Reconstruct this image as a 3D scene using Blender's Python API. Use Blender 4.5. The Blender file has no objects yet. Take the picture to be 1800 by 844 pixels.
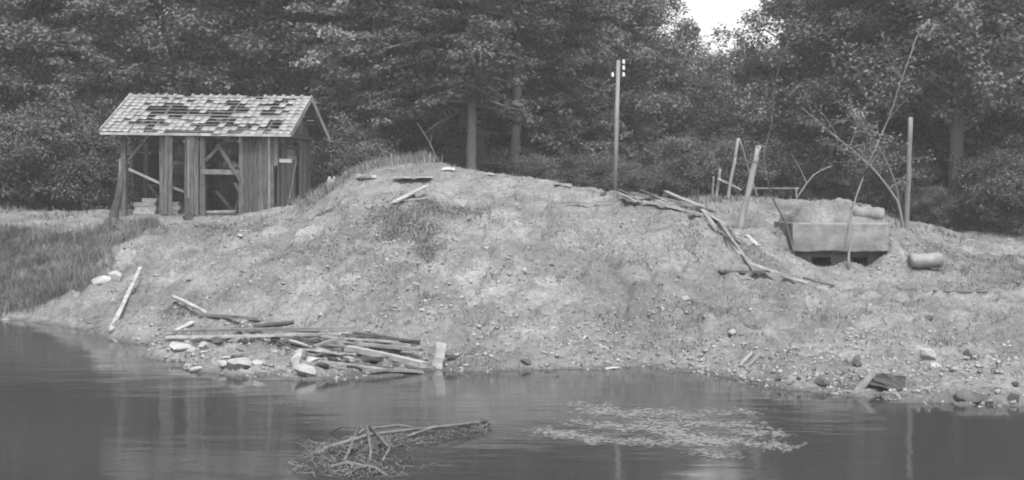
import bpy, bmesh, math, random
import numpy as np
from mathutils import Vector, Matrix

# ------------------------------------------------------------------ camera, sky, sun, exposure
F = 2473.0                       # focal length in photograph pixels (1800 wide)
HOR = 340.0                      # horizon row in the photograph
EYE = 3.0                        # eye height above the river
scene = bpy.context.scene
col = scene.collection
cam_d = bpy.data.cameras.new('camera')
cam_d.sensor_width = 36.0
cam_d.lens = 36.0 * F / 1800.0
cam_d.shift_y = -(422.0 - HOR) / 1800.0
cam_d.clip_end = 2000.0
cam = bpy.data.objects.new('camera', cam_d)
cam.location = (0, 0, EYE)
cam.rotation_euler = (math.radians(90), 0, 0)
col.objects.link(cam)
scene.camera = cam

SUN_EL, SUN_AZ = math.radians(60), math.radians(168)     # azimuth clockwise from +Y: behind the camera, a little to the right
world = bpy.data.worlds.new('World'); scene.world = world
world.use_nodes = True
wn, wl = world.node_tree.nodes, world.node_tree.links
bg = wn['Background']
sky = wn.new('ShaderNodeTexSky'); sky.sky_type = 'NISHITA'; sky.sun_disc = False
sky.sun_elevation = SUN_EL; sky.sun_rotation = SUN_AZ
sky.air_density = 1.0; sky.dust_density = 4.0
bw = wn.new('ShaderNodeRGBToBW')
wl.new(sky.outputs[0], bw.inputs[0]); wl.new(bw.outputs[0], bg.inputs['Color'])
bg.inputs['Strength'].default_value = 0.15
sun_d = bpy.data.lights.new('sun', 'SUN'); sun_d.energy = 1.5; sun_d.angle = math.radians(10); sun_d.color = (1, 1, 1)
sun = bpy.data.objects.new('sun', sun_d); col.objects.link(sun)
sd = Vector((math.sin(SUN_AZ) * math.cos(SUN_EL), math.cos(SUN_AZ) * math.cos(SUN_EL), math.sin(SUN_EL)))
sun.rotation_euler = sd.to_track_quat('Z', 'Y').to_euler()
sun.location = sd * 60
vs = scene.view_settings
vs.view_transform = 'Standard'; vs.look = 'None'; vs.gamma = 1.0; vs.use_curve_mapping = False
vs.exposure = 1.38
scene.render.engine = 'CYCLES'
cy = scene.cycles
cy.use_denoising = True
cy.max_bounces = 6; cy.diffuse_bounces = 3; cy.glossy_bounces = 3; cy.transmission_bounces = 3; cy.volume_bounces = 1
cy.transparent_max_bounces = 6
cy.pixel_filter_type = 'BLACKMAN_HARRIS'; cy.filter_width = 1.9
HAZE = 0.0011

random.seed(7)
RNG = np.random.default_rng(7)
R = math.radians

# ------------------------------------------------------------------ noise
def vn(x, y, seed=0):
    x = np.asarray(x, float); y = np.asarray(y, float)
    xi = np.floor(x).astype(np.int64); yi = np.floor(y).astype(np.int64)
    fx = x - xi; fy = y - yi
    fx = fx * fx * fx * (fx * (fx * 6 - 15) + 10); fy = fy * fy * fy * (fy * (fy * 6 - 15) + 10)
    def h(a, b):
        n = (a * 374761393 + b * 668265263 + seed * 2147483647 + 1013904223) & 0xffffffff
        n = ((n ^ (n >> 13)) * 1274126177) & 0xffffffff
        n = ((n ^ (n >> 15)) * 2246822519) & 0xffffffff
        return ((n ^ (n >> 16)) & 0xffff) / 65535.0 * 2 - 1
    a, b, c, d = h(xi, yi), h(xi + 1, yi), h(xi, yi + 1), h(xi + 1, yi + 1)
    return (a * (1 - fx) + b * fx) * (1 - fy) + (c * (1 - fx) + d * fx) * fy
def fbm(x, y, seed=0, n=3):
    s, a, f = 0, 1.0, 1.0
    for i in range(n):
        c, q = math.cos(.6 * i + .3), math.sin(.6 * i + .3)
        s = s + a * vn((x * c - y * q) * f, (x * q + y * c) * f, seed + i * 17); a *= .5; f *= 2.03
    return s
def sstep(a, b, x):
    t = np.clip((np.asarray(x, float) - a) / (b - a), 0, 1); return t * t * (3 - 2 * t)

# ------------------------------------------------------------------ terrain: control points (photo column, photo row, distance) or with a height
def WX(u, D): return (u - 900.0) / F * D
def WZ(v, D): return EYE - (v - HOR) / F * D
def EDGE(v): return EYE * F / (v - HOR)
CP = []
def cpv(u, v, D): CP.append((WX(u, D), D, WZ(v, D)))
def cpz(u, D, z): CP.append((WX(u, D), D, z))
def edge(u, v):
    D = EDGE(v); cpz(u, D, 0.0); cpz(u, D - 1.5, -.35); cpz(u, D - 4, -.7)
for u, v in ((-260, 552), (0, 560), (100, 572), (200, 598), (260, 628), (330, 648), (440, 662), (560, 668), (700, 658), (850, 650), (1000, 648),
             (1130, 648), (1250, 660), (1370, 680), (1480, 694), (1600, 707), (1720, 713), (1850, 716), (2080, 722)): edge(u, v)
for u in (-260, 0, 100):
    cpv(u, 450, 38); cpv(u, 392, 41.3); cpz(u, 46, 2.4); cpz(u, 52, 2.45)
for row in ((200, ((490, 33.5), (430, 37), (396, 40), (379, 43))), (300, ((610, 26.5), (560, 29), (460, 34.5), (400, 39.5), (379, 42.5))),
            (400, ((625, 25.2), (590, 27), (555, 28.3), (450, 33.5), (396, 38.5), (378, 42.5))),
            (500, ((625, 25), (590, 26.3), (530, 28.4), (440, 32.5), (388, 37.5), (374, 42.5))),
            (560, ((600, 25.7), (500, 29), (400, 34), (352, 38))), (620, ((560, 26.7), (450, 30.3), (360, 34.2), (312, 38))),
            (690, ((550, 26.8), (440, 30.6), (370, 33.4), (325, 36), (293, 38.2))), (745, ((550, 26.8), (440, 30.8), (370, 33.4), (320, 36), (287, 38.2))),
            (830, ((600, 25.3), (500, 28.5), (400, 32.3), (350, 34.6), (299, 38))), (930, ((600, 25.2), (500, 28.4), (400, 32), (350, 34.4), (310, 37.6))),
            (1040, ((600, 25), (500, 28), (410, 31.6), (365, 34), (336, 36.8))), (1140, ((560, 26.4), (480, 29), (395, 32.4), (352, 35.5))),
            (1220, ((560, 26.2), (485, 29.2), (400, 32.2), (372, 34))), (1265, ((560, 26), (485, 29.6), (430, 31.6), (392, 33.3))),
            (1310, ((570, 25.6), (490, 30.6), (462, 32.6), (420, 36), (385, 39.5), (350, 43.5))), (1370, ((590, 25), (500, 31), (455, 34.6), (412, 37), (378, 40), (349, 43.5))),
            (1480, ((600, 24.6), (520, 30), (469, 35.4))), (1590, ((610, 24), (520, 30), (472, 35.4), (440, 37))),
            (1625, ((472, 35.6), (421, 37.6), (430, 40))), (1700, ((620, 23.6), (520, 30), (452, 37.5), (428, 42))), (1800, ((620, 23.4), (520, 29.6), (450, 37), (428, 42))),
            (1950, ((620, 23.4), (520, 29.6), (450, 37), (428, 42))), (2080, ((620, 23.4), (450, 37), (428, 42)))):
    for v, D in row[1]: cpv(row[0], v, D)
for u, D, z in ((620, 41.5, 3.1), (690, 42, 3.1), (745, 42, 3.1), (830, 41.5, 2.9), (930, 41, 2.7), (1040, 40.5, 2.45), (1140, 39.5, 2.35), (1220, 37, 2.15), (1265, 36.5, 1.95),
                (1220, 40, 2.45), (1480, 38.5, 2.0), (1540, 38.5, 1.95), (1420, 38.5, 2.05), (1480, 42, 2.65), (1590, 41, 1.8),
                (570, 42, 2.5), (620, 46, 2.4), (800, 46, 2.45), (1000, 46, 2.5), (1150, 45, 2.7), (1300, 47, 2.75), (1480, 46, 2.5), (1600, 47, 1.9), (1700, 48, 1.7), (1850, 48, 1.7),
                (200, 47, 2.4), (400, 47, 2.4), (520, 45, 2.45), (480, 43.5, 2.4)): cpz(u, D, z)
for u in range(-250, 2100, 250):
    zz = 2.5 if u < 1500 else 2.1
    cpz(u, 56, zz); cpz(u, 66, zz)
for u, v, D in ((1372, 396, 36.9), (1345, 404, 37), (1384, 444, 35.5), (1384, 400, 36.5), (1580, 440, 36.0), (1572, 415, 37.2)): cpv(u, v, D)
CP = np.array(CP)
def tps_fit(P, lam=0.02):
    n = len(P); d = np.hypot(P[:, None, 0] - P[None, :, 0], P[:, None, 1] - P[None, :, 1])
    K = np.where(d > 0, d * d * np.log(d + 1e-9), 0) + lam * np.eye(n)
    Q = np.c_[np.ones(n), P[:, :2]]
    A = np.block([[K, Q], [Q.T, np.zeros((3, 3))]])
    return np.linalg.solve(A, np.r_[P[:, 2], 0, 0, 0])
TW = tps_fit(CP)
def base_z(x, y):
    x = np.asarray(x, float); y = np.asarray(y, float); sh = x.shape
    xf, yf = np.clip(x.ravel(), -40, 40), np.clip(y.ravel(), 12, 70)
    out = np.empty(len(xf))
    for i in range(0, len(xf), 40000):
        a, b = xf[i:i + 40000], yf[i:i + 40000]
        d2 = (a[:, None] - CP[None, :, 0]) ** 2 + (b[:, None] - CP[None, :, 1]) ** 2
        out[i:i + 40000] = (.5 * d2 * np.log(d2 + 1e-12)) @ TW[:-3] + TW[-3] + TW[-2] * a + TW[-1] * b
    z = out.reshape(sh)
    z = np.maximum(z, -1.4)
    far = sstep(50, 62, y)
    z = z * (1 - far) + (2.45 - .5 * sstep(8, 20, x)) * far
    fx = sstep(30, 40, np.abs(x)) * sstep(20, 44, y); z = z * (1 - fx) + 2.4 * fx
    near = 1 - sstep(2, 9, y); z = z * (1 - near) + 1.35 * near
    return z
def hit0(u, v, fn=base_z):
    D = np.arange(15, 63, .04)
    g = fn(WX(u, D), D); r = WZ(v, D)
    k = np.nonzero(r <= g)[0]
    return D[k[0]] if len(k) else 60.0
HOLLOW = []
for u, v, rx, ry, a in ((750, 440, .38, .5, .22), (700, 400, .9, .7, .22), (800, 385, .9, .6, .16), (762, 522, .2, .3, .1), (724, 325, .33, .26, .42), (875, 480, .25, .3, .1), (1070, 460, .4, .4, .12),
                        (950, 420, .6, .6, .12), (1130, 440, .5, .6, .12), (1230, 430, .5, .7, .15), (1200, 590, .5, .5, .1), (1420, 590, .5, .4, .1), (1020, 380, .8, .4, .08),
                        (560, 420, .8, .8, .1), (640, 500, .7, .5, .1), (880, 560, .8, .4, .06), (500, 480, .8, .6, .1), (1302, 446, .35, .9, .32), (1180, 470, .5, .3, .14), (1095, 402, .6, .4, .12), (1265, 455, .3, .6, .16), (930, 470, .4, .4, .12), (620, 560, .5, .3, .1), (1330, 560, .6, .3, .14)):
    D = hit0(u, v); HOLLOW.append((WX(u, D), D, rx, ry, a))
BK = dict(x0=7.18, x1=9.66, y0=36.0)                     # bunker slab footprint
def terrain_z(x, y):
    x = np.asarray(x, float); y = np.asarray(y, float)
    z = base_z(x, y)
    for hx, hy, rx, ry, a in HOLLOW:
        z = z - a * np.exp(-(((x - hx) / rx) ** 2 + ((y - hy) / ry) ** 2))
    # bunker apron and the pit under its lip
    m = sstep(6.98, 7.22, x) * (1 - sstep(9.55, 9.82, x)) * sstep(34.6, 35.3, y) * (1 - sstep(37.7, 38.1, y))
    z = z * (1 - m) + np.minimum(z, 1.10 + .16 * np.exp(-((x - 8.6) / .22) ** 2) + .28 * (1 - sstep(7.15, 7.75, x)) + .30 * sstep(9.1, 9.6, x)) * m
    m2 = sstep(7.15, 7.3, x) * (1 - sstep(9.5, 9.7, x)) * sstep(37.6, 38.0, y) * (1 - sstep(38.6, 39.4, y))
    z = z * (1 - m2) + np.minimum(z, 2.05) * m2
    # relief: lumps, gullies and rubble, quiet under water, in the shed and far away
    rough = sstep(-.15, .15, z) * (1 - sstep(46, 54, y))
    shed = sstep(-13, -12, x) * (1 - sstep(-7, -6, x)) * sstep(40.5, 41.5, y)
    rough = rough * (1 - .75 * shed) * (1 - .8 * m)
    g = fbm(x * .55, y * .45, 3, 2) * .11 + fbm(x * 1.6, y * 1.3, 11, 2) * .065
    r = 1 - np.abs(fbm(x * 2.6, y * 1.2, 23, 2)); g = g - .05 * sstep(.75, 1.0, r)
    g = g + fbm(x * 4.5, y * 4.0, 31, 2) * .042 + np.abs(fbm(x * 9, y * 8, 41, 1)) * .030 * (.4 + sstep(-.4, .6, fbm(x * .7, y * .7, 43, 2))) + fbm(x * 17, y * 15, 47, 1) * .009
    flank = np.exp(-(((x - 4.2) / 1.7) ** 2 + ((y - 31.5) / 2.2) ** 2))
    low = 1 - sstep(1.2, 2.6, z)
    g = g * (.75 + .35 * low) + flank * (.10 * fbm(x * 1.1 + y * .5, y * 2.2 - x * .6, 131, 3) - .05 * sstep(.7, 1.0, 1 - np.abs(fbm(x * 1.7 + y, y * 1.5 - x * .8, 137, 2))))
    slope = sstep(.35, .8, z) * (1 - sstep(2.9, 3.4, z)) * (1 - sstep(36, 37.5, y))
    gul = 1 - np.abs(vn(x * 1.25 + .5 * vn(x * .8, y * .8, 153), y * .33, 151)); gul2 = 1 - np.abs(vn(x * 3.1 + .4 * vn(x * 2, y * 2, 157), y * .8, 155))
    g = g - slope * (.16 * sstep(.72, 1.0, gul) + .06 * sstep(.7, 1.0, gul2) - .04)
    clod = sstep(.35, .8, fbm(x * 2.8, y * 2.4, 141, 2)) * low
    g = g + clod * .065 * (1 + fbm(x * 8, y * 8, 143, 1))
    # a small undercut lip along the waterline
    return z + g * rough + .05 * fbm(x * .8, y * .8, 5, 2) * (1 - rough) * sstep(46, 54, y)
LX, LY = np.arange(-24, 24.01, .06), np.arange(13, 64.01, .06)
LZ = terrain_z(*np.meshgrid(LX, LY))                            # the ground sampled once, for placing things on it
def look_z(x, y):
    x = np.asarray(x, float); y = np.asarray(y, float)
    a = np.clip((x + 24) / .06, 0, len(LX) - 1.001); b = np.clip((y - 13) / .06, 0, len(LY) - 1.001)
    i, j = a.astype(int), b.astype(int); fa, fb = a - i, b - j
    z = (LZ[j, i] * (1 - fa) + LZ[j, i + 1] * fa) * (1 - fb) + (LZ[j + 1, i] * (1 - fa) + LZ[j + 1, i + 1] * fa) * fb
    out = (np.abs(x) > 23.9) | (y > 63.9) | (y < 13.1)
    if np.any(out): z = np.where(out, terrain_z(x, y), z)
    return z
def hit(u, v): return hit0(u, v, look_z)
def G(u, v, lift=0.0):
    D = hit(u, v); return Vector((WX(u, D), D, float(look_z(np.array([WX(u, D)]), np.array([D]))[0]) + lift))
def TZ(x, y): return float(look_z(np.array([float(x)]), np.array([float(y)]))[0])
def P(u, v, D): return Vector((WX(u, D), D, WZ(v, D)))
def UofXY(x, y): return 900 + F * x / y
def VofXYZ(x, y, z): return HOR + F * (EYE - z) / y

# ------------------------------------------------------------------ materials (a black-and-white place: every colour is a grey)
def mat(name, lo, hi, scale=3.0, rough=.9, bump=.3, bscale=None, stretch=(1, 1, 1), var=0.0, detail=7.0, blotch=0.0, translucent=0.0, dist=.02):
    if hi < .6: lo, hi = lo * .55, hi * .55
    m = bpy.data.materials.new(name); m.use_nodes = True
    N, L = m.node_tree.nodes, m.node_tree.links
    b = N['Principled BSDF']; b.inputs['Roughness'].default_value = rough
    b.inputs['Specular IOR Level'].default_value = .25
    tc = N.new('ShaderNodeTexCoord'); mp = N.new('ShaderNodeMapping'); mp.inputs['Scale'].default_value = stretch
    L.new(tc.outputs['Object'], mp.inputs[0])
    n = N.new('ShaderNodeTexNoise'); n.inputs['Scale'].default_value = scale; n.inputs['Detail'].default_value = detail; n.inputs['Roughness'].default_value = .62
    L.new(mp.outputs[0], n.inputs['Vector'])
    mr = N.new('ShaderNodeMapRange'); mr.inputs[1].default_value = .32; mr.inputs[2].default_value = .68; mr.inputs[3].default_value = lo; mr.inputs[4].default_value = hi
    L.new(n.outputs['Fac'], mr.inputs[0])
    out = mr.outputs[0]
    def mul(a, fac_out, lo_, hi_):
        q = N.new('ShaderNodeMapRange'); q.inputs[3].default_value = lo_; q.inputs[4].default_value = hi_
        L.new(fac_out, q.inputs[0])
        t = N.new('ShaderNodeMath'); t.operation = 'MULTIPLY'; L.new(a, t.inputs[0]); L.new(q.outputs[0], t.inputs[1]); return t.outputs[0]
    if blotch:
        n2 = N.new('ShaderNodeTexNoise'); n2.inputs['Scale'].default_value = scale * .22; n2.inputs['Detail'].default_value = 4
        L.new(tc.outputs['Object'], n2.inputs['Vector']); out = mul(out, n2.outputs['Fac'], 1 - blotch * 1.3, 1 + blotch * 1.3)
    if var:
        oi = N.new('ShaderNodeObjectInfo'); out = mul(out, oi.outputs['Random'], 1 - var, 1 + var)
    L.new(out, b.inputs['Base Color'])
    if bump:
        nb = N.new('ShaderNodeTexNoise'); nb.inputs['Scale'].default_value = bscale or scale * 3; nb.inputs['Detail'].default_value = 6
        L.new(mp.outputs[0], nb.inputs['Vector'])
        bp = N.new('ShaderNodeBump'); bp.inputs['Strength'].default_value = bump; bp.inputs['Distance'].default_value = dist
        L.new(nb.outputs['Fac'], bp.inputs['Height']); L.new(bp.outputs[0], b.inputs['Normal'])
    if translucent:
        tr = N.new('ShaderNodeBsdfTranslucent'); mx = N.new('ShaderNodeMixShader'); mx.inputs[0].default_value = translucent
        L.new(out, tr.inputs['Color']); L.new(b.outputs[0], mx.inputs[1]); L.new(tr.outputs[0], mx.inputs[2])
        L.new(mx.outputs[0], N['Material Output'].inputs['Surface'])
    return m
M = {}
M['wood_pale'] = mat('weathered_pale_wood', .26, .58, 4, .85, .35, 22, (1, 1, 1), var=.18)
M['wood_mid'] = mat('weathered_grey_wood', .20, .36, 5, .88, .4, 22, (1, 1, 1), var=.25)
M['wood_dark'] = mat('wet_dark_wood', .07, .15, 5, .8, .4, 22, (1, 1, 1), var=.25)
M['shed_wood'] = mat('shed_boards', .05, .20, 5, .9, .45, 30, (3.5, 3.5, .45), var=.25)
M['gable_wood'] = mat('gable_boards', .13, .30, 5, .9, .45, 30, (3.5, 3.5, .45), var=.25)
M['shed_frame'] = mat('shed_timber', .08, .18, 5, .9, .4, 30, (1, 1, 1), var=.2)
M['tile'] = mat('clay_tile', .18, .46, 5, .85, .4, 30, var=.15, blotch=.25)
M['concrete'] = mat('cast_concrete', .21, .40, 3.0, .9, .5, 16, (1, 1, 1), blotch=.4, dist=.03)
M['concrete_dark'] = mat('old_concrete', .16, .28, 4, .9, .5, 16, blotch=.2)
M['stone_pale'] = mat('pale_stone', .40, .58, 5, .9, .5, 20, var=.15, blotch=.2)
M['stone_mid'] = mat('grey_stone', .22, .36, 5, .9, .5, 20, var=.25, blotch=.2)
M['stone_dark'] = mat('dark_stone', .08, .15, 5, .85, .5, 20, var=.25, blotch=.2)
M['pebble'] = mat('rubble_stones', .12, .58, 9, .9, .2, 30)
M['bark'] = mat('bark', .08, .17, 6, .95, .7, 14, (2, 2, .5), var=.3, dist=.05)
M['bark_pale'] = mat('pale_bark', .17, .28, 6, .95, .6, 14, (2, 2, .5), var=.1, dist=.05)
M['pole'] = mat('grey_pole_wood', .22, .34, 4, .9, .4, 24, (3, 3, .4), var=.15)
M['post_pale'] = mat('pale_post_wood', .34, .5, 4, .9, .4, 24, (3, 3, .4))
M['twig'] = mat('twigs', .09, .27, 8, .9, .2, 30)
M['leaf'] = mat('leaves', .13, .33, 1.1, .75, 0, var=.34, detail=5, translucent=.3)
M['leaf_bush'] = mat('bush_leaves', .10, .28, 1.3, .75, 0, var=.25, detail=5, translucent=.3)
M['grass'] = mat('bank_grass', .17, .42, 1.2, .8, 0, detail=6, translucent=.25)
M['grass_dry'] = mat('dry_grass', .26, .42, 1.5, .85, 0, detail=6, translucent=.25)
M['weed'] = mat('dark_weeds', .11, .22, 1.5, .8, 0, detail=6, translucent=.25)
M['porcelain'] = mat('white_porcelain', .42, .61, 3, .25, 0)
M['iron'] = mat('rusty_iron', .06, .12, 8, .7, .2)
M['white_paint'] = mat('white_paint', .30, .59, 6, .7, .1)

def ground_material():
    m = bpy.data.materials.new('earth_and_rubble'); m.use_nodes = True
    N, L = m.node_tree.nodes, m.node_tree.links
    b = N['Principled BSDF']; b.inputs['Roughness'].default_value = .95; b.inputs['Specular IOR Level'].default_value = .15
    tc = N.new('ShaderNodeTexCoord')
    def noise(sc, det, st=(1, 1, 1), ro=.6):
        mp = N.new('ShaderNodeMapping'); mp.inputs['Scale'].default_value = st; L.new(tc.outputs['Object'], mp.inputs[0])
        n = N.new('ShaderNodeTexNoise'); n.inputs['Scale'].default_value = sc; n.inputs['Detail'].default_value = det; n.inputs['Roughness'].default_value = ro
        L.new(mp.outputs[0], n.inputs['Vector']); return n.outputs['Fac']
    def rng(x, a, b_, c, d):
        q = N.new('ShaderNodeMapRange'); q.inputs[1].default_value = a; q.inputs[2].default_value = b_; q.inputs[3].default_value = c; q.inputs[4].default_value = d
        L.new(x, q.inputs[0]); return q.outputs[0]
    def math_(op, a, c):
        t = N.new('ShaderNodeMath'); t.operation = op
        for i, s in enumerate((a, c)):
            if isinstance(s, (int, float)): t.inputs[i].default_value = s
            else: L.new(s, t.inputs[i])
        return t.outputs[0]
    def mix(f, a, c):
        t = N.new('ShaderNodeMix'); t.data_type = 'FLOAT'; L.new(f, t.inputs[0]); L.new(a, t.inputs[2])
        if isinstance(c, (int, float)): t.inputs[3].default_value = c
        else: L.new(c, t.inputs[3])
        return t.outputs[0]
    fine = noise(9, 9, (1, 1, 1), .7); mid = noise(1.6, 6); big = noise(.35, 4); speck = noise(26, 5)
    earth = rng(fine, .3, .7, .115, .245)
    earth = math_('MULTIPLY', earth, rng(mid, .3, .7, .66, 1.26))
    earth = math_('MULTIPLY', earth, rng(big, .35, .65, .82, 1.14))
    earth = math_('MULTIPLY', earth, rng(speck, .3, .7, .92, 1.08))
    earth = math_('MULTIPLY', earth, rng(noise(.75, 5, (1, .8, 1)), .34, .62, .80, 1.10))
    vo = N.new('ShaderNodeTexVoronoi'); vo.inputs['Scale'].default_value = 11; L.new(tc.outputs['Object'], vo.inputs['Vector'])
    peb = rng(vo.outputs['Distance'], .0, .35, 1.12, .95)
    earth = math_('MULTIPLY', earth, peb)
    at = N.new('ShaderNodeAttribute'); at.attribute_name = 'cover'; at.attribute_type = 'GEOMETRY'
    sp = N.new('ShaderNodeSeparateColor'); L.new(at.outputs['Color'], sp.inputs[0])
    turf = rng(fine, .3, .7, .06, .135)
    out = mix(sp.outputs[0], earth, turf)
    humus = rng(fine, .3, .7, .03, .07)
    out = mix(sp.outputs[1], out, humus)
    wet = rng(mid, .3, .7, .06, .10)
    out = mix(sp.outputs[2], out, wet)
    L.new(out, b.inputs['Base Color'])
    h = math_('ADD', math_('MULTIPLY', noise(14, 7, (1, 1, 1), .7), 1.0), math_('MULTIPLY', vo.outputs['Distance'], -.5))
    bp = N.new('ShaderNodeBump'); bp.inputs['Strength'].default_value = .9; bp.inputs['Distance'].default_value = .06
    L.new(h, bp.inputs['Height']); L.new(bp.outputs[0], b.inputs['Normal'])
    return m
def water_material():
    m = bpy.data.materials.new('river_water'); m.use_nodes = True
    N, L = m.node_tree.nodes, m.node_tree.links
    b = N['Principled BSDF']; b.inputs['Roughness'].default_value = .06; b.inputs['IOR'].default_value = 1.36
    b.inputs['Base Color'].default_value = (.033, .033, .033, 1)
    tc = N.new('ShaderNodeTexCoord')
    def noise(sc, st, det=3, rough=.55):
        mp = N.new('ShaderNodeMapping'); mp.inputs['Scale'].default_value = st; L.new(tc.outputs['Object'], mp.inputs[0])
        n = N.new('ShaderNodeTexNoise'); n.inputs['Scale'].default_value = sc; n.inputs['Detail'].default_value = det; n.inputs['Roughness'].default_value = rough
        L.new(mp.outputs[0], n.inputs['Vector']); return n.outputs['Fac']
    def rng(x, a, b_, c, d):
        q = N.new('ShaderNodeMapRange'); q.inputs[1].default_value = a; q.inputs[2].default_value = b_; q.inputs[3].default_value = c; q.inputs[4].default_value = d
        L.new(x, q.inputs[0]); return q.outputs[0]
    def mth(op, a, c):
        t = N.new('ShaderNodeMath'); t.operation = op
        for i, s in enumerate((a, c)):
            if isinstance(s, (int, float)): t.inputs[i].default_value = s
            else: L.new(s, t.inputs[i])
        return t.outputs[0]
    swell = noise(.5, (.8, 1.5, 1), 2); rip = noise(3.2, (.6, 1.5, 1), 4)
    # a riffle: the shallow where the current breaks into small waves
    mp = N.new('ShaderNodeMapping'); mp.vector_type = 'TEXTURE'
    mp.inputs['Location'].default_value = RIFFLE[0]; mp.inputs['Scale'].default_value = RIFFLE[1]
    L.new(tc.outputs['Object'], mp.inputs[0])
    gr = N.new('ShaderNodeTexGradient'); gr.gradient_type = 'SPHERICAL'; L.new(mp.outputs[0], gr.inputs[0])
    streak = rng(noise(1.5, (.45, 1.9, 1), 4), .50, .57, 0, 1)
    riffle = mth('MULTIPLY', rng(gr.outputs['Fac'], .05, .5, 0, 1), streak)
    chop = noise(3.0, (.55, 1.3, 1), 3)
    calm = mth('ADD', mth('MULTIPLY', swell, .014), mth('MULTIPLY', rip, .0032))
    h = mth('ADD', calm, mth('MULTIPLY', mth('MULTIPLY', chop, riffle), .004))
    bp = N.new('ShaderNodeBump'); bp.inputs['Strength'].default_value = 1.0; bp.inputs['Distance'].default_value = 1.0
    L.new(h, bp.inputs['Height']); L.new(bp.outputs[0], b.inputs['Normal'])
    return m

# ------------------------------------------------------------------ mesh helpers
class MB:
    def __init__(s): s.v = []; s.f = []
    def add(s, v, f):
        o = len(s.v); s.v += [tuple(p) for p in v]; s.f += [tuple(i + o for i in q) for q in f]
    def tube(s, pts, rad, n=7, cap=True):
        pts = [Vector(p) for p in pts]; V = []; Fc = []
        up = Vector((0, 0, 1))
        for i, p in enumerate(pts):
            t = (pts[min(i + 1, len(pts) - 1)] - pts[max(i - 1, 0)]).normalized()
            a = t.cross(up if abs(t.z) < .9 else Vector((1, 0, 0))).normalized(); b = t.cross(a)
            r = rad[i] if hasattr(rad, '__len__') else rad
            for k in range(n):
                an = 2 * math.pi * k / n; V.append(p + (a * math.cos(an) + b * math.sin(an)) * r)
        for i in range(len(pts) - 1):
            for k in range(n):
                k2 = (k + 1) % n; Fc.append((i * n + k, i * n + k2, (i + 1) * n + k2, (i + 1) * n + k))
        if cap:
            Fc.append(tuple(range(n))[::-1]); Fc.append(tuple((len(pts) - 1) * n + k for k in range(n)))
        s.add(V, Fc); return s
    def box(s, c, sx, sy, sz, rot=None, jit=0.0):
        V = []
        for x in (-.5, .5):
            for y in (-.5, .5):
                for z in (-.5, .5):
                    p = Vector((x * sx, y * sy, z * sz)) + Vector([random.uniform(-jit, jit) for _ in range(3)])
                    if rot is not None: p = rot @ p
                    V.append(p + Vector(c))
        s.add(V, [(0, 1, 3, 2), (4, 6, 7, 5), (0, 4, 5, 1), (2, 3, 7, 6), (0, 2, 6, 4), (1, 5, 7, 3)]); return s
    def plank(s, a, b, w, t, n=5, bow=0.0, jit=.006, roll=0.0):
        a, b = Vector(a), Vector(b); d = (b - a); L_ = d.length; d.normalize()
        side = d.cross(Vector((0, 0, 1)))
        if side.length < .05: side = Vector((1, 0, 0))
        side.normalize(); nrm = side.cross(d).normalized()
        if roll:
            q = Matrix.Rotation(roll, 3, d); side = q @ side; nrm = q @ nrm
        V = []; Fc = []
        for i in range(n):
            k = i / (n - 1); c = a + d * (L_ * k) + nrm * (bow * math.sin(math.pi * k))
            for sx, sz in ((-1, -1), (1, -1), (1, 1), (-1, 1)):
                e = d * (random.uniform(-.05, .05) * min(1, w * 4) if i in (0, n - 1) else 0)
                V.append(c + side * (sx * w / 2 + random.uniform(-jit, jit)) + nrm * (sz * t / 2 + random.uniform(-jit, jit) * .5) + e)
        for i in range(n - 1):
            for k in range(4):
                k2 = (k + 1) % 4; Fc.append((i * 4 + k, i * 4 + k2, (i + 1) * 4 + k2, (i + 1) * 4 + k))
        Fc.append((3, 2, 1, 0)); q = (n - 1) * 4; Fc.append((q, q + 1, q + 2, q + 3))
        s.add(V, Fc); return s
    def build(s, name, m, parent=None, loc=None, smooth=False):
        me = bpy.data.meshes.new(name)
        lo = Vector(loc) if loc is not None else Vector((0, 0, 0))
        me.from_pydata([(p[0] - lo.x, p[1] - lo.y, p[2] - lo.z) for p in s.v], [], s.f); me.update()
        if smooth: me.polygons.foreach_set('use_smooth', [True] * len(me.polygons))
        me.materials.append(m if not isinstance(m, str) else M[m])
        o = bpy.data.objects.new(name, me); col.objects.link(o); o.location = lo
        if parent is not None: o.parent = parent
        return o
def array_mesh(name, V, Fq, m):
    """numpy verts (n,3) and faces (k,3 or 4) into a mesh, fast"""
    me = bpy.data.meshes.new(name); k = Fq.shape[1]
    me.vertices.add(len(V)); me.vertices.foreach_set('co', np.ascontiguousarray(V, np.float32).ravel())
    me.loops.add(Fq.size); me.loops.foreach_set('vertex_index', np.ascontiguousarray(Fq, np.int32).ravel())
    me.polygons.add(len(Fq)); me.polygons.foreach_set('loop_start', np.arange(0, Fq.size, k, dtype=np.int32))
    me.polygons.foreach_set('loop_total', np.full(len(Fq), k, np.int32))
    me.update(calc_edges=True); me.materials.append(M[m] if isinstance(m, str) else m); return me
def tag(o, label=None, cat=None, group=None, kind=None):
    if label: o['label'] = label
    if cat: o['category'] = cat
    if group: o['group'] = group
    if kind: o['kind'] = kind
    return o
def link(name, me, parent=None, loc=None):
    o = bpy.data.objects.new(name, me); col.objects.link(o)
    if parent is not None: o.parent = parent
    if loc is not None: o.location = loc
    return o
def empty(name, loc, rz=0.0):
    o = bpy.data.objects.new(name, None); col.objects.link(o); o.location = loc; o.rotation_euler = (0, 0, rz); o.empty_display_size = .2; return o

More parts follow.
